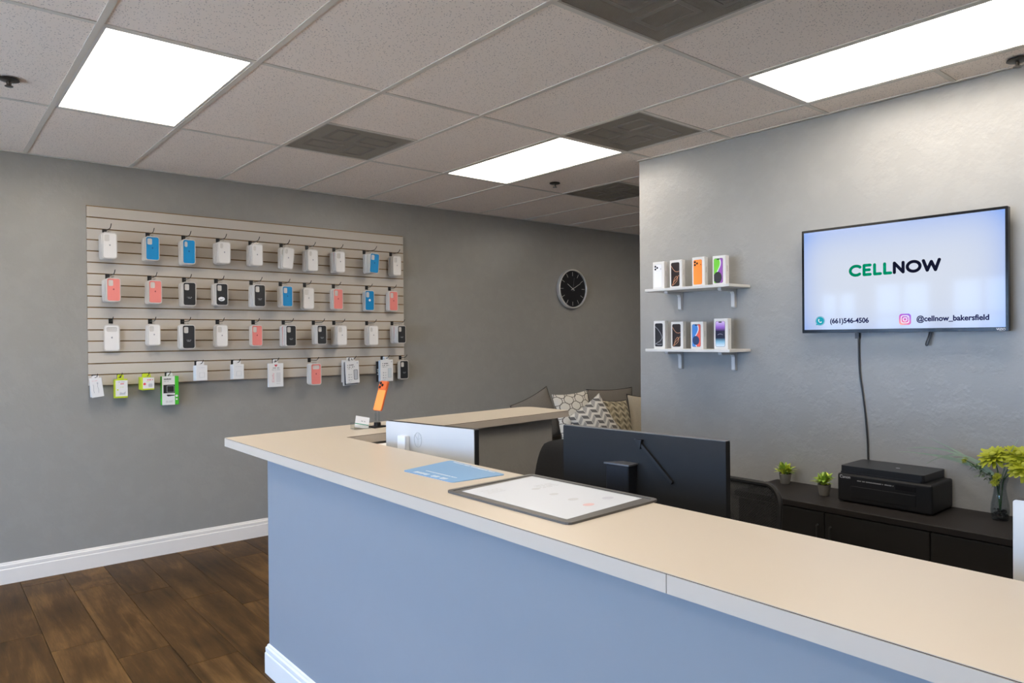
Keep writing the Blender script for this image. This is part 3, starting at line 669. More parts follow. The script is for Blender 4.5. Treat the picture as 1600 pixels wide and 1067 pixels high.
t = thing('document_tray', 'dark desk pad with a clear cover lying on the countertop', 'desk pad', (1.42, 1.53, CT))
P = [(1.229, 1.786), (1.236, 1.262), (1.615, 1.28), (1.597, 1.806)]; P = [(x-1.42, y-1.53) for x, y in P]
PADM = mat('dark grey vinyl pad', (.09, .085, .08), .32)
bm = BM(); prism(bm, round_poly(P, .022), 0, .0045); obj('pad', bm, PADM, t)
rim_in = inset(round_poly(P, .022)[::1], .016)
bm = BM(); prism(bm, round_poly(P, .022), .0045, .0062, [rim_in[::-1]]); obj('rim', bm, PADM, t)
FGREY = mat('faint grey ink', (.45, .46, .48), .6)
t2 = thing('paper_sheet', 'white printed sheet lying in the dark desk pad', 'paper', (1.42, 1.53, CT+.0047))
Q = [(1.262, 1.745), (1.264, 1.296), (1.588, 1.322), (1.572, 1.775)]; Q = [(x-1.42, y-1.53) for x, y in Q]
bm = BM(); prism(bm, Q, 0, .0004); obj('sheet', bm, mat('white paper', (.49, .515, .555), .45), t2)
for (x, y, s, m_) in ((.03, .09, .016, FGREY), (.02, .0, .016, FGREY), (.015, -.085, .018, FGREY), (.10, -.14, .020, mat('faint blue ink', (.43, .44, .50), .6)), (.0, -.16, .019, mat('faint red ink', (.58, .38, .38), .6))):
    bm = BM(); prism(bm, circ(x, y, s, 14, s*.7), .0004, .0006); obj('print', bm, m_, t2)
bm = BM(); rg = random.Random(9)
for k in range(4):
    marks(bm, -.12, -.05, .17-.012*k, .004, rg, .0004, .0006); marks(bm, .05, .12, .12-.012*k, .004, rg, .0004, .0006)
obj('print', bm, FGREY, t2)

# phone on a stand
t = thing('phone_stand', 'black footed clear acrylic phone stand on the counter return', 'phone stand', (1.872, 3.345, CT), R(10))
bm = BM(); prism(bm, [(-.042, -.028), (.042, -.028), (.034, .03), (-.034, .03)], 0, .008); prism(bm, rrect(-.014, .014, -.014, .014, .004), .008, .026); obj('foot', bm, BLK, t)
ACR = clear('clear acrylic', (.90, .92, .92), .16)
bm = BM(); box(bm, -.013, -.009, -.005, .005, .02, .088); box(bm, .009, .013, -.005, .005, .02, .088); box(bm, -.013, .013, -.012, .012, .084, .088); obj('post', bm, ACR, t)
ORG = mat('orange phone back', (.90, .27, .06), .4); ORG2 = mat('dark orange plastic', (.55, .10, .02), .35, coat=.4)
t = thing('mobile_phone', 'orange mobile phone leaning upright on the clear stand', 'phone', (1.868, 3.342, CT+.0885)); t.rotation_euler = (R(-18), 0, R(-84))
bm = BM(); prism(bm, rrect(-.036, .036, 0, .162, .010), -.008, .0); obj('frame', upright(bm), ORG2, t)
bm = BM(); prism(bm, rrect(-.033, .033, .003, .112, .007), 0, .0010); obj('back_plate', upright(bm), ORG, t)
bm = BM(); prism(bm, rrect(-.034, .034, .116, .159, .009), 0, .0035); cb = obj('camera_bump', upright(bm), ORG2, t)
for (lx, ly) in ((-.020, .148), (-.020, .127), (-.002, .138)):
    bm = BM(); prism(bm, circ(lx, ly, .008, 14), .0035, .0055); obj('lens', upright(bm), mat('black lens', (.01, .01, .012), .15), cb)
# card holder
t = thing('card_holder', 'clear holder with white cards on the countertop corner', 'card holder', (1.775, 3.345, CT), R(-4))
bm = BM(); box(bm, -.046, .046, -.022, -.019, 0, .022); box(bm, -.046, .046, -.022, .028, 0, .003); 
prism(bm, [(-.046, .024), (.046, .024), (.046, .028), (-.046, .028)], 0, .034); obj('holder', bm, ACR, t)
t = thing('business_card', 'white business card with green stripe leaning in the clear holder', 'card', (1.778, 3.345, CT+.004), R(-4)); t.rotation_euler = (R(-24), R(12), R(-20))
bm = BM(); box(bm, -.036, .036, -.001, .001, 0, .062); obj('card', bm, WHITE, t)
bm = BM(); box(bm, -.036, .036, -.0014, -.001, .018, .022); obj('stripe', bm, mat('green stripe ink', (.02, .30, .16), .5), t)
bm = BM(); marks(bm, -.016, .016, .034, .007, random.Random(4), .001, .0014); obj('print', upright(bm), GINK, t)

# ================================================================== BEHIND THE COUNTER
t = thing('work_desk', 'dark desk hidden behind the tall counter wall', 'desk', (1.36, 1.5, 0))
DK = mat('dark wood veneer', (.010, .009, .0085), .5, var=(6, .3))
bm = BM(); box(bm, 0, .72, -1.6, 1.58, .71, .74, .003, 1); obj('desk_top', bm, DK, t)
for yy in (-1.58, 0, 1.53):
    bm = BM(); box(bm, .02, .68, yy, yy+.03, 0, .71); obj('side_panel', bm, DK, t)
AIOW = mat('white glass back', (.55, .545, .53), .28)
def all_in_one(loc, rotz, W_, H_, label):
    t = thing('desktop_computer', label, 'computer', loc, rotz, 'white backed desktop computers')
    b0 = .075
    bm = BM(); prism(bm, rrect(-W_/2, W_/2, b0, b0+H_, .006), -.024, 0); obj('display_frame', upright(bm), BLK, t)
    bm = BM(); prism(bm, rrect(-W_/2+.001, W_/2-.003, b0+.001, b0+H_-.001, .006), 0, .004); bp = obj('back_panel', upright(bm), AIOW, t)
    bm = BM(); prism(bm, rrect(-W_/2+.008, W_/2-.008, b0+.02, b0+H_-.008, .003), -.0250, -.0240); obj('screen', upright(bm), mat('dark screen glass', (.01, .01, .012), .08), t)
    bm = BM(); prism(bm, rrect(-.085, .085, 0, .010, .004), -.10, .10); obj('foot', upright(bm), WHITEP, t)
    bm = BM(); box(bm, -.05, .05, -.030, -.0045, .009, b0+.20, .004, 2); obj('neck', bm, WHITEP, t)
    return t, b0
t, b0 = all_in_one((1.748, 2.668, .74), R(-79.3), .561, .335, 'white backed desktop computer beside the blue counter mat')
zt_ = b0+.335
bm = BM(); box(bm, -.172, -.118, -.032, -.004, zt_-.160, zt_-.058, .004, 2); o = obj('power_adapter', bm, WHITEP, t); o['label'] = 'white box clipped to the back panel'
bm = BM()
cx, cz = -.078+.015, zt_-.072
ring = [(cx+.024*math.cos(2*PI*i/28), cz+.033*math.sin(2*PI*i/28), .0046) for i in range(28)]
tube(bm, ring, .0010, 6, True)
for a in (20, 75, 140, 270): tube(bm, [(cx, cz, .0046), (cx+.022*math.cos(R(a)), cz+.03*math.sin(R(a)), .0046)], .0006, 5)
o = obj('emblem', upright(bm), mat('silver emblem', (.40, .41, .38), .3), t); o['label'] = 'thin round grey emblem'
t, b0 = all_in_one((1.80, .20, .74), R(-90), .561, .365, 'white backed desktop computer cut by the right edge')
# black monitor
t = thing('computer_monitor', 'wide black monitor seen from behind, in the middle of the desk', 'monitor', (1.983, 1.671, .74), R(-83.9))
W_, TOP = .686, .450; MB_ = mat('charcoal monitor back', (.014, .0145, .0155), .6, spec=.25)
bm = BM(); prism(bm, rrect(-W_/2, W_/2, .055, TOP, .006), -.030, 0); obj('housing', upright(bm), MB_, t)
bm = BM(); prism(bm, rrect(-W_/2+.01, W_/2-.01, .075, TOP-.01, .003), -.0312, -.0300); obj('screen', upright(bm), mat('dark screen glass', (.01, .01, .012), .08), t)
bm = BM(); box(bm, -W_/2, W_/2, -.0005, .030, TOP-.0005, TOP+.0012); obj('top_edge', bm, mat('grey top tone', (.10, .10, .105), .4), t)
bm = BM(); prism(bm, [(-.0, TOP-.025), (.015, TOP-.025), (.150, TOP-.155), (.145, TOP-.165)], 0, .012); prism(bm, [(-.003, TOP-.022), (.028, TOP-.022), (.022, TOP-.055)], 0, .016); obj('support_arm', upright(bm), BLK, t)
bm = BM(); box(bm, -.10, .0, -.055, -.001, .02, .335, .006, 2); obj('stand_column', bm, mat('dark blue black plastic', (.011, .012, .016), .5, spec=.3), t)
bm = BM(); prism(bm, [(-.105, -.058), (.004, -.058), (.004, -.001), (-.06, -.001)], .335, .341); obj('stand_lit_top', bm, mat('grey top tone', (.10, .10, .105), .4), t)  # thin paler plate paints the light falling on top of the column
bm = BM(); prism(bm, rrect(-.16, .12, -.115, .10, .02), 0, .020); obj('foot', bm, BLK, t)
# white box by the inner corner
t = thing('receipt_printer', 'white receipt printer in the inner counter corner', 'receipt printer', (1.76, 3.03, .74))
bm = BM(); box(bm, -.11, .11, -.06, .05, 0, .285, .012, 3); obj('body', bm, WHITEP, t)
bm = BM(); box(bm, -.08, -.02, -.0615, -.0600, .258, .264); box(bm, .0, .05, -.0615, -.0600, .258, .264); box(bm, -.06, .03, -.0615, -.06, .245, .250); obj('slot', bm, BLK, t)

# office chairs
def chair(loc, rotz, label, meshy, top):
    t = thing('office_chair', label, 'chair', loc, rotz, 'black office chairs')
    # local: the sitter faces +y, back at -y
    wb, hb, zb = .47, .46, top-.46
    def curve(x, z): return -.235-.06*(z-zb)/hb+.10*(x/.24)**2*.5
    def back_surface(outline, th, off):
        b_ = BM(); prism(b_, outline, 0, th)
        bmesh.ops.subdivide_edges(b_, edges=b_.edges[:], cuts=0)
        for v in b_.verts: x, z, d = v.co.x, v.co.y, v.co.z; v.co = (x, curve(x, z)-off-d, z)
        return b_
    ol = rrect(-wb/2, wb/2, zb, top, .09, 8)
    if meshy:
        il = inset(ol, .022); b_ = BM(); n__ = len(ol)
        tube(b_, [(x, curve(x, z)-.012, z) for x, z in inset(ol, .011)], .012, 8, True); obj('back_frame', b_, BLK, t, smooth=True)
        tubepts = [(x, curve(x, z)-.025, z) for x, z in inset(ol, .008) if x < -.1]
        b_ = BM(); tube(b_, [(wb/2-.006, curve(wb/2, z)-.022, z) for z in (zb+.02, zb+.15, zb+.3, top-.1)], .003, 6); obj('frame_trim', b_, mat('grey metal trim', (.22, .22, .22), .3), t)
        mm = mat('black mesh fabric', (.03, .03, .03), .8)
        if not mm.get('done'):
            mm['done'] = 1; nt = mm.node_tree; tc = nt.nodes.new('ShaderNodeTexCoord'); ck = nt.nodes.new('ShaderNodeTexChecker'); ck.inputs['Scale'].default_value = 190
            nt.links.new(tc.outputs['Object'], ck.inputs['Vector']); nt.links.new(mathn(nt, 'ADD', mathn(nt, 'MULTIPLY', ck.outputs['Fac'], .22), .78), nt.nodes['Principled BSDF'].inputs['Alpha'])
        b_ = BM(); N = 10; g = [[None]*(N+1) for _ in range(N+1)]
        for i in range(N+1):
            for j in range(N+1):
                u, v = -1+2*i/N, -1+2*j/N; x = u*(wb/2-.012)*math.sqrt(1-.18*v*v*u*u); z = zb+hb/2+v*(hb/2-.012)*math.sqrt(1-.18*u*u*v*v); g[i][j] = b_.verts.new((x, curve(x, z)-.012, z))
        for i in range(N):
            for j in range(N): b_.faces.new((g[i][j], g[i+1][j], g[i+1][j+1], g[i][j+1]))
        bmesh.ops.solidify(b_, geom=b_.faces[:], thickness=.003); obj('back_mesh', b_, mm, t, smooth=True)
    else:
        b_ = BM(); N = 12; lay = []
        for s in (0, 1):
            g = [[None]*(N+1) for _ in range(N+1)]
            for i in range(N+1):
                for j in range(N+1):
                    u, v = -1+2*i/N, -1+2*j/N; x = u*wb/2*math.sqrt(1-.30*v*v*u*u); z = zb+hb/2+v*hb/2*math.sqrt(1-.30*u*u*v*v)
                    bulge = .03*((1-u**4)*(1-v**4))**.5; g[i][j] = (x, curve(x, z)+(bulge if s else -bulge*.6-.004), z)
            lay.append(g)
        V = [[[b_.verts.new(c_) for c_ in row] for row in g] for g in lay]
        for s in (0, 1):
            for i in range(N):
                for j in range(N): b_.faces.new((V[s][i][j], V[s][i+1][j], V[s][i+1][j+1], V[s][i][j+1]))
        ring = [(i, 0) for i in range(N)]+[(N, j) for j in range(N)]+[(i, N) for i in range(N, 0, -1)]+[(0, j) for j in range(N, 0, -1)]
        for (a, b), (c, d) in zip(ring, ring[1:]+ring[:1]): b_.faces.new((V[0][a][b], V[0][c][d], V[1][c][d], V[1][a][b]))
        obj('backrest', b_, BLK2, t, smooth=True)
    b_ = BM(); prism(b_, rrect(-.24, .24, -.22, .26, .09, 6), .42, .48); bmesh.ops.bevel(b_, geom=[e for e in b_.edges if abs(e.verts[0].co.z-e.verts[1].co.z) < 1e-5], offset=.015, segments=2, affect='EDGES'); obj('seat', b_, BLK2, t, smooth=True)
    b_ = BM(); tube(b_, [(0, -.05, .40), (0, -.22, .41), (0, -.285, .48), (0, -.30, zb+.12)], .02, 8); obj('back_support', b_, BLK, t, smooth=True)
    b_ = BM(); cyl(b_, (0, 0, .08), (0, 0, .41), .025); obj('gas_post', b_, BLK, t)
    for i in range(5):
        a = 2*PI*i/5+.3; b_ = BM(); tube(b_, [(0, 0, .10), (.16*math.cos(a), .16*math.sin(a), .09), (.29*math.cos(a), .29*math.sin(a), .065)], [.022, .018, .014], 8); l_ = obj('base_leg', b_, BLK, t, smooth=True)
        b_ = BM(); cxx, cyy = .29*math.cos(a), .29*math.sin(a); cyl(b_, (cxx-.018*math.sin(a), cyy+.018*math.cos(a), .027), (cxx+.018*math.sin(a), cyy-.018*math.cos(a), .027), .027, n=14); obj('caster', b_, BLK, l_)
    return t
# sitter faces -x (towards the desk): local +y -> -x
chair((2.42, 2.69, 0), R(90)+R(4), 'black padded office chair left of the black monitor', False, .985)
chair((2.52, 1.79, 0), R(90), 'black mesh back office chair right of the black monitor', True, .905)

# ================================================================== CREDENZA WITH PRINTER AND PLANTS
t = thing('credenza', 'low black wood cabinet along the television wall', 'cabinet', (3.416, 1.25, 0))
ZT = .697; D = XW-.003-3.416
bm = BM(); box(bm, -.004, D-.002, -1.0, .945, ZT-.03, ZT, .003, 2); obj('top', bm, mat('black brown wood top', (.015, .0125, .0115), .5, spec=.3, var=(9, .3)), t)
bm = BM(); box(bm, .02, D-.022, -.98, .925, .04, ZT-.031); obj('body', bm, BLK2, t)
for i in range(4):
    bm = BM(); y0 = -.978+i*.4762; box(bm, .002, .0195, y0, y0+.472, .06, ZT-.036, .002, 1); d_ = obj('door', bm, DK, t)
    bm = BM(); yy = y0+(.44 if i % 2 == 0 else .03); tube(bm, [(.002, yy, .50), (-.016, yy, .505), (-.016, yy, .595), (.002, yy, .60)], .004, 6); obj('handle', bm, BLKM, d_)
# printer: local facing -y, rotated to face -x
t = thing('printer', 'black inkjet printer standing on the low cabinet', 'printer', (3.571, 1.486, ZT), R(-90))
PB = mat('black printer plastic', (.009, .009, .010), .45, spec=.3); PT = mat('dark printer lid', (.013, .014, .017), .4)
bm = BM(); box(bm, -.219, .219, 0, .26, .004, .142, .010, 3); obj('body', bm, PB, t)
bm = BM(); prism(bm, round_poly([(-.212, .012), (.170, .012), (.186, .26), (-.212, .26)], .015), .142, .150); prism(bm, round_poly([(-.210, .014), (.178, .014), (.182, .272), (-.210, .272)], .016), .150, .180); obj('scanner_lid', bm, PT, t)
bm = BM(); box(bm, -.15, .15, -.004, .0, .03, .085, .001, 1); obj('paper_tray', bm, PB, t)
bm = BM(); box(bm, .06, .15, -.0025, 0, .100, .122); obj('control_panel', bm, mat('glossy black panel', (.012, .012, .014), .1), t)
bm = BM(); marks(bm, -.12, .05, .112, .006, random.Random(8), 0, .0006); obj('icons', upright(bm), mat('pale grey print', (.35, .35, .35), .5), t)
me = text_mesh('Canon', .020, mat('pale silver print', (.62, .62, .64), .4), 0); obj('lettering', me, None, t, (-.207, -.0005, .120))
bm = BM(); prism(bm, circ(.02, .13, .010, 16, .007), .180, .1806); obj('lid_emblem', bm, mat('pale silver print', (.62, .62, .64), .4), t)
for sx in (-.19, .19):
    for sy in (.03, .22):
        bm = BM(); cyl(bm, (sx, sy, 0), (sx, sy, .005), .012, n=12); obj('foot', bm, BLK, t)
# potted plants
POT = mat('grey concrete pot', (.16, .15, .13), .8, var=(30, .15)); LEAFY = mat('yellow green leaf', (.46, .54, .04), .5); LEAFG = mat('fresh green leaf', (.25, .40, .05), .5); SOIL = mat('dark soil', (.03, .02, .015), .9)
def leaf(bm, p, d, L, w, bend=.3, fold=.15):
    d = Vector(d).normalized(); s = d.cross(Vector((0, 0, 1))); s = s.normalized() if s.length > 1e-3 else Vector((1, 0, 0)); nrm = s.cross(d)
    prev = None; p = Vector(p)
    for i in range(5):
        u = i/4; c = p+d*L*u-Vector((0, 0, 1))*bend*L*u*u; ww = w*math.sin(PI*min(.97, u*.85+.12))*.5+.0002
        ring = (bm.verts.new(c-s*ww+nrm*ww*fold), bm.verts.new(c), bm.verts.new(c+s*ww+nrm*ww*fold))
        if prev:
            bm.faces.new((prev[0], prev[1], ring[1], ring[0])); bm.faces.new((prev[1], prev[2], ring[2], ring[1]))
        prev = ring
def potted(x, y, label, seed, mats, s=1):
    t = thing('potted_plant', label, 'plant', (x, y, ZT), 0, 'small potted plants on the cabinet'); rg = random.Random(seed)
    bm = BM(); lathe(bm, [(0, 0), (.022*s, 0), (.025*s, .004), (.033*s, .052*s), (.034*s, .058*s), (.030*s, .058*s), (.029*s, .050*s), (0, .050*s)], 20); obj('pot', bm, POT, t, smooth=True)
    bm = BM(); cyl(bm, (0, 0, .046*s), (0, 0, .052*s), .0285*s, n=16); obj('soil', bm, SOIL, t)
    b1, b2 = BM(), BM(); 
    for k in range(90):
        a = rg.uniform(0, 2*PI); el = rg.uniform(.25, 1.45); L = rg.uniform(.035, .062)*s
        r0 = rg.uniform(0, .022)*s; base = (r0*math.cos(a), r0*math.sin(a), (.054+rg.uniform(0, .034))*s)
        leaf(b1 if k % 3 else b2, base, (math.cos(a)*math.cos(el), math.sin(a)*math.cos(el), math.sin(el)), L, .017*s, .25)
    f = obj('foliage', b1, mats[0], t, smooth=True); f['kind'] = 'stuff'
    f = obj('dark_foliage', b2, mats[1], t, smooth=True); f['kind'] = 'stuff'
potted(3.765, 2.095, 'small yellow green plant in grey pot at the far cabinet end', 11, (LEAFY, LEAFG))
potted(3.640, 1.808, 'small green plant in grey pot just left of the printer', 12, (LEAFG, LEAFY), .98)
# vase with flowers
VX, VY = 3.737, 1.046
t = thing('glass_vase', 'clear glass vase with dark pebbles on the low cabinet', 'vase', (VX, VY, ZT))
VG = clear('vase glass', (.84, .87, .89), .12)
prof = [(0, .0), (.030, 0), (.033, .006), (.038, .04), (.036, .07), (.028, .11), (.024, .14), (.027, .165), (.034, .188), (.036, .195), (.034, .195), (.031, .185), (.0245, .165), (.0215, .14), (.0255, .11), (.033, .07), (.035, .04), (.030, .010), (0, .010)]
bm = BM(); lathe(bm, prof, 32); obj('glass', bm, VG, t, smooth=True)
bm = BM(); rg = random.Random(2)
for k in range(70):
    a, r_, z = rg.uniform(0, 2*PI), math.sqrt(rg.random())*.026, rg.uniform(.016, .045); s = rg.uniform(.004, .007)
    m_ = Matrix.Translation((r_*math.cos(a), r_*math.sin(a), z)) @ Matrix.Diagonal((1, 1, .7, 1)); bmesh.ops.create_icosphere(bm, subdivisions=1, radius=s, matrix=m_)
o = obj('pebbles', bm, mat('dark pebble', (.02, .02, .022), .4), t, smooth=True); o['kind'] = 'stuff'
PET = mat('lime yellow petal', (.27, .30, .007), .55); PETC = mat('olive flower centre', (.30, .32, .03), .8); STEM = mat('dark green stem', (.05, .12, .04), .6); GRASS = mat('pale striped grass', (.50, .60, .45), .5)
def stem_pts(p0, p1, bend): 
    p0, p1 = Vector(p0), Vector(p1); m_ = Vector((p1.x*.12, max(-.012, min(.012, p1.y*.2)), .17)) if p0.z < .15 else p0.lerp(p1, .4)
    c = m_+Vector((0, 0, max(.0, (p1.z-m_.z)*.35))); out = [p0, p0.lerp(m_, .5), m_]
    for s in (.25, .5, .75, 1): out.append((1-s)**2*m_+2*s*(1-s)*c+s*s*p1)
    return out
def flower(tip, facing, rad, n1, label, bend=(0, 0, .01), root=(0, 0, .03)):
    t = thing('cut_flower', label, 'flower', (VX, VY, ZT), 0, 'cut flowers in the glass vase')
    bm = BM(); tube(bm, stem_pts(root, tip, bend), .0022, 6); obj('stem', bm, STEM, t, smooth=True)
    f = Vector(facing).normalized(); a_ = f.orthogonal().normalized(); b_ = f.cross(a_); bm = BM()
    rgf = random.Random(n1*7+int(rad*1000))
    for ring, (rr0, tilt0, nn) in enumerate(((1, -.12, n1), (.95, .25, n1), (.72, .60, n1), (.45, 1.0, n1-5))):
        for k in range(nn):
            rr = rr0*rgf.uniform(.85, 1.08); tilt = tilt0+rgf.uniform(-.18, .18)
            an = 2*PI*(k+.5*ring+rgf.uniform(-.2, .2))/nn; d = (a_*math.cos(an)+b_*math.sin(an)); dd = d*math.cos(tilt)+f*math.sin(tilt); s = f.cross(d).normalized(); L = rad*rr; w = rad*.25
            c0 = Vector(tip)+d*rad*.08; vs4 = []
            for (u, ww) in ((0, .35), (.4, .8), (.75, 1), (1, .45)):
                c = c0+dd*L*u-f*.10*rad*u*u; vs4.append((bm.verts.new(c-s*w*ww*.5), bm.verts.new(c+s*w*ww*.5)))
            for p, q in zip(vs4, vs4[1:]): bm.faces.new((p[0], p[1], q[1], q[0]))
    obj('petals', bm, PET, t, smooth=False)
    bm = BM(); bmesh.ops.create_icosphere(bm, subdivisions=2, radius=rad*.22, matrix=Matrix.Translation(Vector(tip)+f*rad*.12)); obj('flower_centre', bm, PETC, t, smooth=True)
# image right is -y, towards the camera is -x
flower((-.020, .018, .286), (-.50, .22, .80), .068, 17, 'large lime yellow flower on the left of the vase')
flower((-.005, -.070, .300), (-.42, -.25, .85), .064, 17, 'large lime yellow flower at the back right of the vase')
flower((-.035, -.105, .258), (-.60, -.15, .78), .074, 17, 'large lime yellow flower lowest on the right of the vase')
flower((-.040, .000, .200), (-.8, .1, .5), .020, 10, 'small yellow bloom at the vase lip', root=(-.005, .003, .16))
flower((-.038, .010, .172), (-.9, -.1, .3), .018, 10, 'smallest yellow bloom hanging below the vase lip', root=(-.012, .002, .185))
flower((-.020, .135, .256), (-.6, .6, .5), .018, 9, 'small yellow bud left of the vase among the grass', (0, .01, .01))
t = thing('grass_spray', 'pale striped grass blades fanning left out of the vase', 'grass', (VX, VY, ZT))
for tip, lift in (((-.01, .290, .340), .01), ((-.02, .385, .280), .060), ((-.03, .420, .262), .030), ((-.04, .290, .220), .085), ((-.01, .34, .258), .03), ((-.02, -.075, .372), .01), ((-.03, .20, .25), .04)):
    b_ = BM(); p0, p1 = Vector((-.004, .004, .10)), Vector(tip); prev = None; mo = Vector((-.006, .008 if tip[1] > 0 else -.006, .190)); cc = mo.lerp(p1, .45)+Vector((0, 0, .012+lift*1.5))
    for i in range(15):
        u = i/14; v_ = max(0, (u-.2)/.8); c = p0.lerp(mo, u/.2) if u < .2 else (1-v_)**2*mo+2*v_*(1-v_)*cc+v_*v_*p1; ww = .0085*math.sin(PI*min(.985, .2+.8*u))+.0004
        cur_ = (b_.verts.new(c+Vector((.4*ww, 0, -ww*.7))), b_.verts.new(c+Vector((-.4*ww, 0, ww*.7))))
        if prev: b_.faces.new((prev[0], prev[1], cur_[1], cur_[0]))
        prev = cur_
    obj('blade', b_, GRASS, t, smooth=True)
b_ = BM(); rg = random.Random(21)
for k in range(70):
    u = rg.random(); base = Vector((-.01, .01, .16)).lerp(Vector((-.03, .10, .235)), u)+Vector((rg.uniform(-.012, .012), rg.uniform(-.012, .012), rg.uniform(-.01, .015)))
    leaf(b_, base, (rg.uniform(-1, .4), rg.uniform(-.6, 1), rg.uniform(-.3, 1)), rg.uniform(.015, .035), .008, .2)
o = obj('fine_leaves', b_, mat('grey green leaf', (.13, .20, .10), .6), t, smooth=True); o['kind'] = 'stuff'

# ================================================================== TELEVISION
t = thing('television', 'flat television on the grey wall showing the shop logo', 'television', (3.788, 1.512, 1.546), R(-90))
TW, TH = .976, .566
bm = BM(); prism(bm, rrect(-TW/2, TW/2, 0, TH, .004), -.030, 0, [rrect(-TW/2+.0115, TW/2-.0115, .0185, TH-.0125, .001)[::-1]]); obj('bezel', upright(bm), mat('glossy black bezel', (.008, .008, .009), .14, spec=.2), t)
bm = BM(); box(bm, -TW/2+.01, TW/2-.01, .012, .034, .01, TH-.01); box(bm, -.3, .3, .034, .052, .06, .40, .006, 2); obj('back_shell', bm, BLK2, t)
bm = BM(); box(bm, -.2, .2, .052, .068, .12, .36); obj('wall_mount', bm, BLKM, t)
SCRN = mat('lit screen', (.02, .02, .02), .06, spec=.16, emit=(.66, .72, .84), estr=1.0); nt = SCRN.node_tree; b = nt.nodes['Principled BSDF']
tc = nt.nodes.new('ShaderNodeTexCoord'); sp = nt.nodes.new('ShaderNodeSeparateXYZ'); nt.links.new(tc.outputs['Generated'], sp.inputs[0])
dx = mathn(nt, 'MULTIPLY', mathn(nt, 'ABSOLUTE', mathn(nt, 'SUBTRACT', sp.outputs[0], .5)), 2); dz = mathn(nt, 'MULTIPLY', mathn(nt, 'ABSOLUTE', mathn(nt, 'SUBTRACT', sp.outputs[2], .45)), 1.9)
f = mathn(nt, 'ADD', mathn(nt, 'MULTIPLY', mathn(nt, 'POWER', dx, 7), .55), mathn(nt, 'MULTIPLY', mathn(nt, 'POWER', dz, 3), .50)); f = mathn(nt, 'MINIMUM', f, 1)
nt.links.new(mixc(nt, f, (.64, .70, .82), (.24, .40, .86)), b.inputs['Emission Color'])
bm = BM(); box(bm, -TW/2+.0115, TW/2-.0115, .0022, .012, .0185, TH-.0125); scr = obj('screen', bm, SCRN, t)
def eink(name, c): return mat(name, tuple(v*.2 for v in c), .6, spec=0, emit=c, estr=.8)
GREENL = eink('green logo pixels', (.0, .27, .14)); NAVYL = eink('navy logo pixels', (.008, .010, .028)); WHP = eink('white pixels', (.85, .85, .9))
def stroke(bm, pts, w, z0=0, z1=.0006):
    for (a, b) in zip(pts, pts[1:]):
        a, b = Vector(a), Vector(b); d = (b-a).normalized(); nn = Vector((-d.y, d.x))*w/2; prism(bm, [tuple(a-nn), tuple(b-nn), tuple(b+nn), tuple(a+nn)], z0, z1)
    for p in pts: prism(bm, circ(p[0], p[1], w/2, 14), z0, z1)
def glyph(ch):
    if ch == 'C': return [[(.52+.42*math.cos(R(a)), .5+.5*math.sin(R(a))) for a in range(45, 316, 12)]], .98
    if ch == 'E': return [[(.56, 1), (.12, 1), (.12, 0), (.56, 0)], [(.12, .5), (.50, .5)]], .75
    if ch == 'L': return [[(.12, 1), (.12, 0), (.53, 0)]], .70
    if ch == 'N': return [[(.13, 0), (.13, 1), (.74, 0), (.74, 1)]], .90
    if ch == 'O': return [[(.56+.43*math.cos(R(a)), .5+.5*math.sin(R(a))) for a in range(0, 361, 12)]], 1.12
    if ch == 'W': return [[(.10, 1), (.35, 0), (.62, .86), (.89, 0), (1.14, 1)]], 1.22
def lettering(s, x0, z0, h, w, stroke_w):
    adv = [glyph(c)[1] for c in s]; tot = sum(adv); bm = BM(); x = x0; k = w/tot
    for c in s:
        ps, ad_ = glyph(c)
        for p in ps: stroke(bm, [(x+u*k+stroke_w*.5*0, z0+v*h) for u, v in p], stroke_w)
        x += ad_*k
    return upright(bm), x
# screen coordinates: local x = 1.512 - y
b_, xe = lettering('CELL', -.229, .301, .048, .222, .0150); obj('logo_lettering', b_, GREENL, scr, (0, .0020, 0))
b_, xe = lettering('NOW', -.010, .301, .048, .220, .0150); obj('logo_lettering', b_, NAVYL, scr, (0, .0020, 0))
NAVYT = eink('navy text pixels', (.02, .025, .11))
me = text_mesh('(661)546-4506', .036, NAVYT, .0005); 
def bolder(me, d):
    b_ = BM()
    for dx, dz in ((0, 0), (d, 0), (-d, 0), (0, d), (0, -d)):
        k0 = len(b_.verts); b_.from_mesh(me); b_.verts.ensure_lookup_table()
        for v in b_.verts[k0:]: v.co.x += dx; v.co.z += dz
    b_.to_mesh(me); b_.free(); return me
def fit(me, w):
    xs = [v.co.x for v in me.vertices]; s = w/(max(xs)-min(xs)); x0 = min(xs)
    for v in me.vertices: v.co.x = (v.co.x-x0)*s
    return me
obj('phone_lettering', bolder(fit(me, .202), .0007), None, scr, (-.331, .0018, .052))
me = text_mesh('@cellnow_bakersfield', .036, NAVYT, .0005); obj('handle_lettering', bolder(fit(me, .309), .0007), None, scr, (.102, .0018, .053))
me = text_mesh('VIZIO', .014, mat('pale silver print', (.62, .62, .64), .4), .0003); obj('maker_lettering', fit(me, .036), None, t, (.440, -.0004, .004))
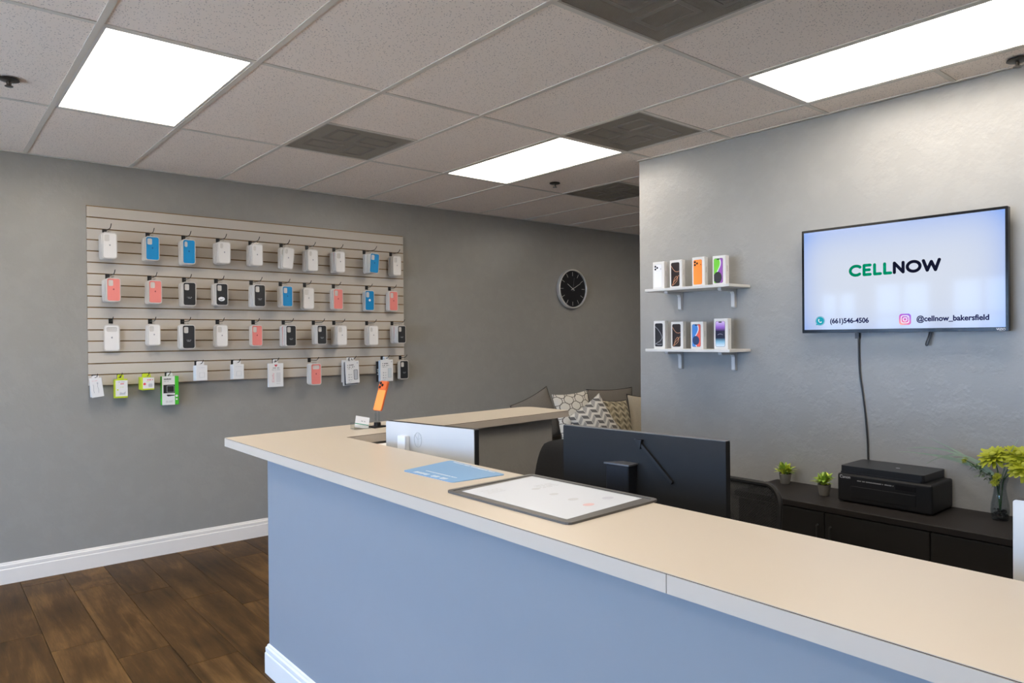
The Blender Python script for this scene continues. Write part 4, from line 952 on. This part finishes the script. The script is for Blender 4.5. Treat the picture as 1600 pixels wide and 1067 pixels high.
# chat icon
TEAL = eink('teal icon pixels', (.02, .36, .46))
bm = BM(); prism(bm, circ(-.387, .066, .0225, 28), 0, .0005); prism(bm, [(-.408, .052), (-.411, .043), (-.396, .046)], 0, .0005); ic = obj('chat_icon', upright(bm), TEAL, scr, (0, .0020, 0))
bm = BM(); tube(bm, [(-.394, .073, .0007), (-.3955, .068, .0007), (-.392, .061, .0007), (-.386, .0575, .0007), (-.3815, .0585, .0007)], .0017, 6); prism(bm, circ(-.394, .074, .0032, 10), .0005, .001); prism(bm, circ(-.381, .0595, .0032, 10), .0005, .001); obj('handset', upright(bm), WHP, ic)
bm = BM(); prism(bm, circ(-.387, .066, .0262, 30), 0, .0004, [circ(-.387, .066, .0245, 30)[::-1]]); obj('icon_outline', upright(bm), TEAL, ic)
# camera icon
IG = mat('gradient icon pixels', (.1, .02, .1), .3, emit=(.4, .05, .4), estr=.9); nt = IG.node_tree; b = nt.nodes['Principled BSDF']
tc = nt.nodes.new('ShaderNodeTexCoord'); sp = nt.nodes.new('ShaderNodeSeparateXYZ'); nt.links.new(tc.outputs['Generated'], sp.inputs[0]); rp = nt.nodes.new('ShaderNodeValToRGB'); e = rp.color_ramp.elements
e[0].position = 0; e[0].color = (.90, .42, .10, 1); e[1].position = 1; e[1].color = (.10, .06, .62, 1); k = e.new(.35); k.color = (.70, .06, .22, 1); k = e.new(.65); k.color = (.38, .03, .48, 1)
nt.links.new(mathn(nt, 'MULTIPLY', mathn(nt, 'ADD', mathn(nt, 'MULTIPLY', sp.outputs[0], .55), mathn(nt, 'MULTIPLY', sp.outputs[2], 1.1)), .62), rp.inputs[0]); nt.links.new(rp.outputs[0], b.inputs['Emission Color'])
bm = BM(); prism(bm, rrect(.020, .076, .036, .092, .013), 0, .0005); ic = obj('camera_icon', upright(bm), IG, scr, (0, .0020, 0))
bm = BM(); prism(bm, rrect(.028, .068, .044, .084, .011), .0005, .0009, [rrect(.032, .064, .048, .080, .008)[::-1]]); prism(bm, circ(.048, .064, .0105, 24), .0005, .0009, [circ(.048, .064, .0068, 24)[::-1]]); prism(bm, circ(.0585, .0745, .0021, 10), .0005, .0009); obj('icon_outline', upright(bm), WHP, ic)
# cables
def cable(name, pts, r, label, cat):
    t = thing(name, label, cat, pts[0]); b_ = BM(); P = [Vector(p)-Vector(pts[0]) for p in pts]; out = []
    for i in range(len(P)-1):
        p0, p1, p2, p3 = P[max(i-1, 0)], P[i], P[i+1], P[min(i+2, len(P)-1)]
        for s in range(6):
            u = s/6; out.append(.5*((2*p1)+(-p0+p2)*u+(2*p0-5*p1+4*p2-p3)*u*u+(-p0+3*p1-3*p2+p3)*u**3))
    out.append(P[-1]); tube(b_, out, r, 7); obj('cord', b_, BLKM, t, smooth=True); return t
cb = cable('power_cord', [(3.845, 1.722, 1.60), (3.847, 1.720, 1.53), (3.850, 1.715, 1.341), (3.850, 1.697, 1.206), (3.850, 1.686, 1.105), (3.850, 1.676, .971), (3.850, 1.672, .84), (3.852, 1.66, .70)], .0045, 'black power cord running down the wall below the television', 'cord')
b_ = BM(); box(b_, -.010, .010, -.010, .010, -.085, -.055); obj('plug_block', b_, BLKM, cb)
cable('pull_strap', [(3.842, 1.365, 1.57), (3.836, 1.372, 1.53), (3.832, 1.384, 1.487), (3.832, 1.377, 1.482), (3.836, 1.366, 1.52), (3.842, 1.358, 1.57)], .0035, 'short black strap loop hanging below the television', 'strap')

# ================================================================== SHELVES AND PHONE BOXES
SHW = mat('white painted shelf', (.62, .61, .59), .4)
for zs, lab in ((1.832, 'upper white wall shelf carrying four phone boxes'), (1.447, 'lower white wall shelf carrying four phone boxes')):
    t = thing('wall_shelf', lab, 'shelf', (XW, 2.674, zs), R(-90), 'white wall shelves')
    bm = BM(); box(bm, -.312, .312, -.226, -.001, -.0085, .0085, .0015, 1); obj('shelf_board', bm, SHW, t)
    for bx in (-.190, .206):
        bm = BM(); pr = [(-.001, -.0085), (-.165, -.0085), (-.165, -.020), (-.158, -.026), (-.045, -.026), (-.034, -.030), (-.026, -.042), (-.024, -.118), (-.018, -.124), (-.001, -.124)]
        A = [bm.verts.new((bx-.012, y, z)) for y, z in pr]; B = [bm.verts.new((bx+.012, y, z)) for y, z in pr]
        for i in range(len(A)): j = (i+1) % len(A); bm.faces.new((A[i], A[j], B[j], B[i]))
        bm.faces.new(A[::-1]); bm.faces.new(B); obj('bracket', bm, SHW, t)
def wallpaper(name, A, B, band, planet, pc=(.5, .3), pr=.33, phase=0., amp=.25):
    m = mat(name, A, .25); nt = m.node_tree; b = nt.nodes['Principled BSDF']; tc = nt.nodes.new('ShaderNodeTexCoord'); sp = nt.nodes.new('ShaderNodeSeparateXYZ'); nt.links.new(tc.outputs['Generated'], sp.inputs[0]); x, z = sp.outputs[0], sp.outputs[2]
    sd = mathn(nt, 'SUBTRACT', x, mathn(nt, 'ADD', .5, mathn(nt, 'MULTIPLY', mathn(nt, 'SINE', mathn(nt, 'ADD', mathn(nt, 'MULTIPLY', z, 6.0), phase)), amp)))
    c = mixc(nt, mathn(nt, 'MULTIPLY', mathn(nt, 'ADD', mathn(nt, 'MULTIPLY', sd, 9), .5), 1), A, B)
    for q in nt.nodes:
        if q.type == 'MIX': q.clamp_factor = True
    if band: c = mixc(nt, mathn(nt, 'LESS_THAN', mathn(nt, 'ABSOLUTE', sd), .055), c, band)
    if planet:
        dd = mathn(nt, 'SQRT', mathn(nt, 'ADD', mathn(nt, 'POWER', mathn(nt, 'SUBTRACT', x, pc[0]), 2), mathn(nt, 'POWER', mathn(nt, 'MULTIPLY', mathn(nt, 'SUBTRACT', z, pc[1]), 2.05), 2)))
        c = mixc(nt, mathn(nt, 'LESS_THAN', dd, pr), c, planet)
    nt.links.new(c, b.inputs['Base Color']); return m
def vgrad(name, stops):
    m = mat(name, (.1, .1, .1), .25); nt = m.node_tree; b = nt.nodes['Principled BSDF']; tc = nt.nodes.new('ShaderNodeTexCoord'); sp = nt.nodes.new('ShaderNodeSeparateXYZ'); nt.links.new(tc.outputs['Generated'], sp.inputs[0])
    rp = nt.nodes.new('ShaderNodeValToRGB'); rp.color_ramp.elements[0].position = stops[0][0]; rp.color_ramp.elements[0].color = (*stops[0][1], 1); rp.color_ramp.elements[1].position = stops[-1][0]; rp.color_ramp.elements[1].color = (*stops[-1][1], 1)
    for p_, c in stops[1:-1]: e_ = rp.color_ramp.elements.new(p_); e_.color = (*c, 1)
    nt.links.new(sp.outputs[2], rp.inputs[0]); nt.links.new(rp.outputs[0], b.inputs['Base Color']); return m
COPPER = mat('copper printed swirl', (.62, .30, .17), .4); SILV = mat('silver printed swirl', (.33, .34, .37), .4); LENS = mat('black lens', (.01, .01, .012), .15); BORD = mat('black print', (.008, .008, .009), .35)
BOXW = mat('white phone carton', (.66, .65, .63), .4)
def phone_box(y, z, w, h, d, kind, label, turn=0, xf=3.72):
    t = thing('phone_box', label, 'phone box', (xf, y, z), R(-90+turn), 'boxed phones on the wall shelves')
    bm = BM(); box(bm, -w/2, w/2, 0, d, 0, h, .0015, 2); obj('carton', bm, BOXW, t)
    bm = BM(); marks(bm, 0, .035, 0, .005, random.Random(6), 0, .0004); upright(bm)
    bmesh.ops.rotate(bm, verts=bm.verts, cent=(0, 0, 0), matrix=Matrix.Rotation(PI/2, 3, 'Y')); bmesh.ops.rotate(bm, verts=bm.verts, cent=(0, 0, 0), matrix=Matrix.Rotation(PI/2, 3, 'Z')); bmesh.ops.translate(bm, verts=bm.verts, vec=(w/2+.0002, d*.42, h*.66)); obj('side_print', bm, GINK, t)
    pw, ph, z0 = w*.70, h*.84, h*.075; x0 = -pw/2-.004
    def plate(nm, m_, e, lo, hi, parent=t, r=.010):
        b_ = BM(); prism(b_, rrect(x0+e, x0+pw-e, z0+e, z0+ph-e, r-e*.6), lo, hi); return obj(nm, upright(b_), m_, parent)
    if kind in ('white', 'orange'):
        pm = {'white': mat('pale phone print', (.72, .73, .75), .35), 'orange': mat('orange phone print', (.88, .25, .03), .4)}[kind]; pm2 = {'white': mat('grey phone outline', (.50, .51, .53), .35), 'orange': mat('deep orange print', (.70, .16, .01), .4)}[kind]
        pl = plate('phone_picture', pm2, 0, .0002, .0006); plate('phone_back', pm, .0012, .0006, .0009, pl)
        b_ = BM(); prism(b_, rrect(x0+.003, x0+pw-.003, z0+ph*.71, z0+ph-.003, .008), .0009, .0012, [rrect(x0+.004, x0+pw-.004, z0+ph*.71+.001, z0+ph-.004, .007)[::-1]]); obj('camera_bar', upright(b_), pm2, pl)
        for lx, lz in ((.012, .012), (.012, .030), (.027, .021)):
            b_ = BM(); prism(b_, circ(x0+lx, z0+ph-lz-.002, .0068, 16), .0009, .0014); obj('lens', upright(b_), LENS, pl)
        b_ = BM(); prism(b_, circ(x0+pw-.009, z0+ph-.032, .0028, 10), .0009, .0014); obj('lens', upright(b_), LENS, pl)
    else:
        pl = plate('phone_picture', BORD, 0, .0002, .0006)
        scr_m = {'copper': mat('dark brown print', (.020, .013, .012), .3), 'slate': mat('dark slate print', (.018, .019, .024), .3),
                 'green': wallpaper('green purple print', (.16, .55, .05), (.30, .10, .42), (.75, .80, .75), (.03, .03, .035), (.42, .22), .48, 3.0),
                 'blue': wallpaper('blue red print', (.05, .20, .55), (.75, .12, .08), (.75, .80, .85), (.02, .045, .13), (.45, .28), .42, 3.0),
                 'purple': vgrad('purple dark print', [(0, (.62, .72, .78)), (.18, (.20, .42, .58)), (.34, (.01, .012, .03)), (.62, (.012, .01, .035)), (.78, (.30, .13, .55)), (1, (.68, .50, .80))])}[kind]
        pl2 = plate('screen_picture', scr_m, .0016, .0006, .0009, pl)
        if kind in ('copper', 'slate'):
            m_ = COPPER if kind == 'copper' else SILV
            b_ = BM()
            if kind == 'copper':
                c1 = [(.04, .86), (.25, .72), (.5, .62), (.75, .60), (.96, .62)]; c2 = [(.12, .04), (.35, .20), (.62, .30), (.85, .42), (.95, .44)]; c3 = [(.22, .10), (.40, .32), (.62, .42), (.80, .36), (.70, .22), (.45, .12), (.2, .05)]
            else: c1 = [(.05, .86), (.40, .74), (.72, .58), (.88, .45), (.95, .35)]; c2 = [(.05, .10), (.30, .17), (.6, .22), (.82, .30), (.95, .42)]; c3 = [(.1, .12), (.45, .08), (.9, .10)]
            for c_ in (c1, c2, c3): stroke(b_, [(x0+u*pw, z0+v*ph) for u, v in c_], .0030, .0009, .0012)
            obj('swirl', upright(b_), m_, pl2)
        if kind != 'copper' and kind != 'slate':
            b_ = BM(); prism(b_, rrect(x0+pw*.33, x0+pw*.67, z0+ph-.0095, z0+ph-.0030, .003), .0009, .0013); obj('notch', upright(b_), BORD, pl2)
        if kind == 'purple':
            b_ = BM(); stroke(b_, [(x0+u*pw, z0+v*ph) for u, v in ((.25, .47), (.4, .50), (.6, .50), (.75, .47))], .0022, .0009, .0012); obj('swirl', upright(b_), SILV, pl2)
U, L_ = 1.8407, 1.4557
phone_box(2.944, U, .091, .180, .037, 'white', 'white phone box showing a white phone, upper shelf left end')
phone_box(2.806, U, .093, .180, .036, 'copper', 'white phone box with dark copper swirl screen on upper shelf')
phone_box(2.636, U, .090, .183, .036, 'orange', 'white phone box showing an orange phone on the upper shelf')
phone_box(2.488, U, .090, .178, .037, 'green', 'white phone box with green and purple screen on upper shelf')
phone_box(2.940, L_, .090, .180, .036, 'slate', 'white phone box with dark slate screen, lower shelf left end')
phone_box(2.800, L_, .092, .172, .033, 'copper', 'white phone box with dark copper swirl screen on lower shelf')
phone_box(2.649, L_, .090, .168, .036, 'blue', 'white phone box with blue and red screen on lower shelf')
phone_box(2.478, L_, .096, .184, .036, 'purple', 'tallest phone box, purple and black screen, lower shelf right end')

# ================================================================== SOFA AND PILLOWS
SOFA = mat('taupe sofa fabric', (.16, .14, .115), .9, bump=(300, .3, .002), var=(60, .12))
t = thing('sofa', 'taupe fabric sofa along the clock wall', 'sofa', (5.4, 5.0, 0))
bm = BM(); box(bm, -1.10, 1.10, -.38, .46, .08, .28, .02, 2); obj('base', bm, SOFA, t)
for i in range(3):
    bm = BM(); box(bm, -.97+i*.65, -.33+i*.65, -.40, .28, .281, .385, .03, 3); obj('seat_cushion', bm, SOFA, t, smooth=True)
bm = BM(); box(bm, -1.10, 1.10, .285, .49, .28, .70, .04, 3); obj('backrest', bm, SOFA, t, smooth=True)
for sx in (-1.10, .98):
    bm = BM(); box(bm, sx, sx+.12, -.38, .46, .281, .58, .03, 3); obj('arm', bm, SOFA, t, smooth=True)
for sx in (-1.02, 1.02):
    for sy in (-.32, .40):
        bm = BM(); cyl(bm, (sx, sy, 0), (sx, sy, .082), .018, .026, 12); obj('leg', bm, DK, t)
GREYF = mat('grey brown tweed', (.17, .15, .125), .95, bump=(350, .4, .002), var=(200, .3)); PIPE = mat('black piping', (.02, .02, .02), .7); BEIGE = mat('beige tweed', (.38, .33, .25), .95, var=(250, .4))
def ring_fabric():
    m = mat('cream ring fabric', (.62, .58, .50), .9); nt = m.node_tree; b = nt.nodes['Principled BSDF']; tc = nt.nodes.new('ShaderNodeTexCoord')
    sp = nt.nodes.new('ShaderNodeSeparateXYZ'); nt.links.new(tc.outputs['Object'], sp.inputs[0])
    f = None      # two staggered grids of ovals, drawn as thin outlines
    for ox, oz in ((0, 0), (.5, .5)):
        gx = mathn(nt, 'SUBTRACT', mathn(nt, 'FRACT', mathn(nt, 'ADD', mathn(nt, 'MULTIPLY', sp.outputs[0], 7.0), ox+.5)), .5); gz = mathn(nt, 'SUBTRACT', mathn(nt, 'FRACT', mathn(nt, 'ADD', mathn(nt, 'MULTIPLY', sp.outputs[2], 7.6), oz+.5)), .5)
        d = mathn(nt, 'SQRT', mathn(nt, 'ADD', mathn(nt, 'POWER', gx, 2), mathn(nt, 'MULTIPLY', mathn(nt, 'POWER', gz, 2), 1.5)))
        r_ = mathn(nt, 'LESS_THAN', mathn(nt, 'ABSOLUTE', mathn(nt, 'SUBTRACT', d, .41)), .030)
        f = r_ if f is None else mathn(nt, 'MAXIMUM', f, r_)
    nt.links.new(mixc(nt, f, (.66, .62, .54), (.13, .11, .09)), b.inputs['Base Color']); return m
def leaf_fabric(name, base, dark, mid):
    """zig-zag columns of slanted leaf blocks"""
    m = mat(name, base, .9); nt = m.node_tree; b = nt.nodes['Principled BSDF']; tc = nt.nodes.new('ShaderNodeTexCoord'); sp = nt.nodes.new('ShaderNodeSeparateXYZ'); nt.links.new(tc.outputs['Object'], sp.inputs[0])
    x = mathn(nt, 'MULTIPLY', sp.outputs[0], 17.0); z = mathn(nt, 'MULTIPLY', sp.outputs[2], 16.0)
    tri = mathn(nt, 'PINGPONG', x, 1.0); s = mathn(nt, 'ADD', z, mathn(nt, 'MULTIPLY', tri, .62)); fr = mathn(nt, 'FRACT', s); par = mathn(nt, 'GREATER_THAN', mathn(nt, 'FRACT', mathn(nt, 'MULTIPLY', x, .5)), .5)
    inside = mathn(nt, 'MULTIPLY', mathn(nt, 'LESS_THAN', fr, .58), mathn(nt, 'GREATER_THAN', mathn(nt, 'PINGPONG', x, .5), .035))
    col = mixc(nt, par, dark, mid); nt.links.new(mixc(nt, inside, base, col), b.inputs['Base Color']); return m
def pillow(loc, w, h, th, roll_, lean, yaw_, m_, label, piping=None):
    t = thing('throw_pillow', label, 'pillow', loc, 0, 'throw pillows on the sofa'); t.rotation_euler = (R(lean), R(-roll_), R(yaw_)); t.rotation_mode = 'XYZ'
    b_ = BM(); N = 18; V = []
    for s in (-1, 1):
        g = []
        for i in range(N+1):
            row = []
            for j in range(N+1):
                u, v = -1+2*i/N, -1+2*j/N; edge = i in (0, N) or j in (0, N)
                x = w/2*u*(1-.075*(1-v*v)*abs(u)); z = h/2*v*(1-.075*(1-u*u)*abs(v)); y = s*th/2*(max(0, (1-u*u)*(1-v*v)))**.42
                row.append(V[0][i][j] if (edge and s == 1) else b_.verts.new((x, y, z)))
            g.append(row)
        V.append(g)
        for i in range(N):
            for j in range(N): b_.faces.new((g[i][j], g[i+1][j], g[i+1][j+1], g[i][j+1]))
    obj('cover', b_, m_, t, smooth=True)
    b_ = BM(); ring = []
    for i in range(N): ring.append((-1+2*i/N, -1))
    for i in range(N): ring.append((1, -1+2*i/N))
    for i in range(N): ring.append((1-2*i/N, 1))
    for i in range(N): ring.append((-1, 1-2*i/N))
    tube(b_, [(w/2*u*(1-.075*(1-v*v)*abs(u)), 0, h/2*v*(1-.075*(1-u*u)*abs(v))) for u, v in ring], .0045, 6, True); obj('piping', b_, piping or m_, t, smooth=True)
    return t
pillow((4.66, 5.17, .735), .50, .50, .13, 19, -10, 0, GREYF, 'plain grey brown pillow leaning at the sofa left end', mat('dark brown piping', (.06, .05, .04), .8))
pillow((5.74, 5.17, .735), .72, .50, .15, -1, -10, 0, GREYF, 'plain grey brown pillow rearmost near the wall corner', PIPE)
pillow((4.985, 4.98, .725), .48, .54, .12, 2, -14, 0, ring_fabric(), 'cream pillow with thin dark ring pattern')
pillow((5.06, 4.78, .690), .44, .44, .13, 27, -16, -5, leaf_fabric('cream leaf fabric', (.64, .60, .52), (.13, .12, .11), (.33, .31, .28)), 'cream pillow with grey zigzag leaf pattern in front')
pillow((5.50, 4.88, .665), .46, .46, .13, -4, -14, 10, leaf_fabric('tan leaf fabric', (.46, .40, .28), (.14, .12, .08), (.28, .24, .16)), 'tan pillow with olive leaf pattern beside the wall corner', PIPE)
pillow((5.99, 4.96, .66), .46, .50, .13, -6, -12, 0, BEIGE, 'beige tweed pillow partly hidden by the television wall', PIPE)
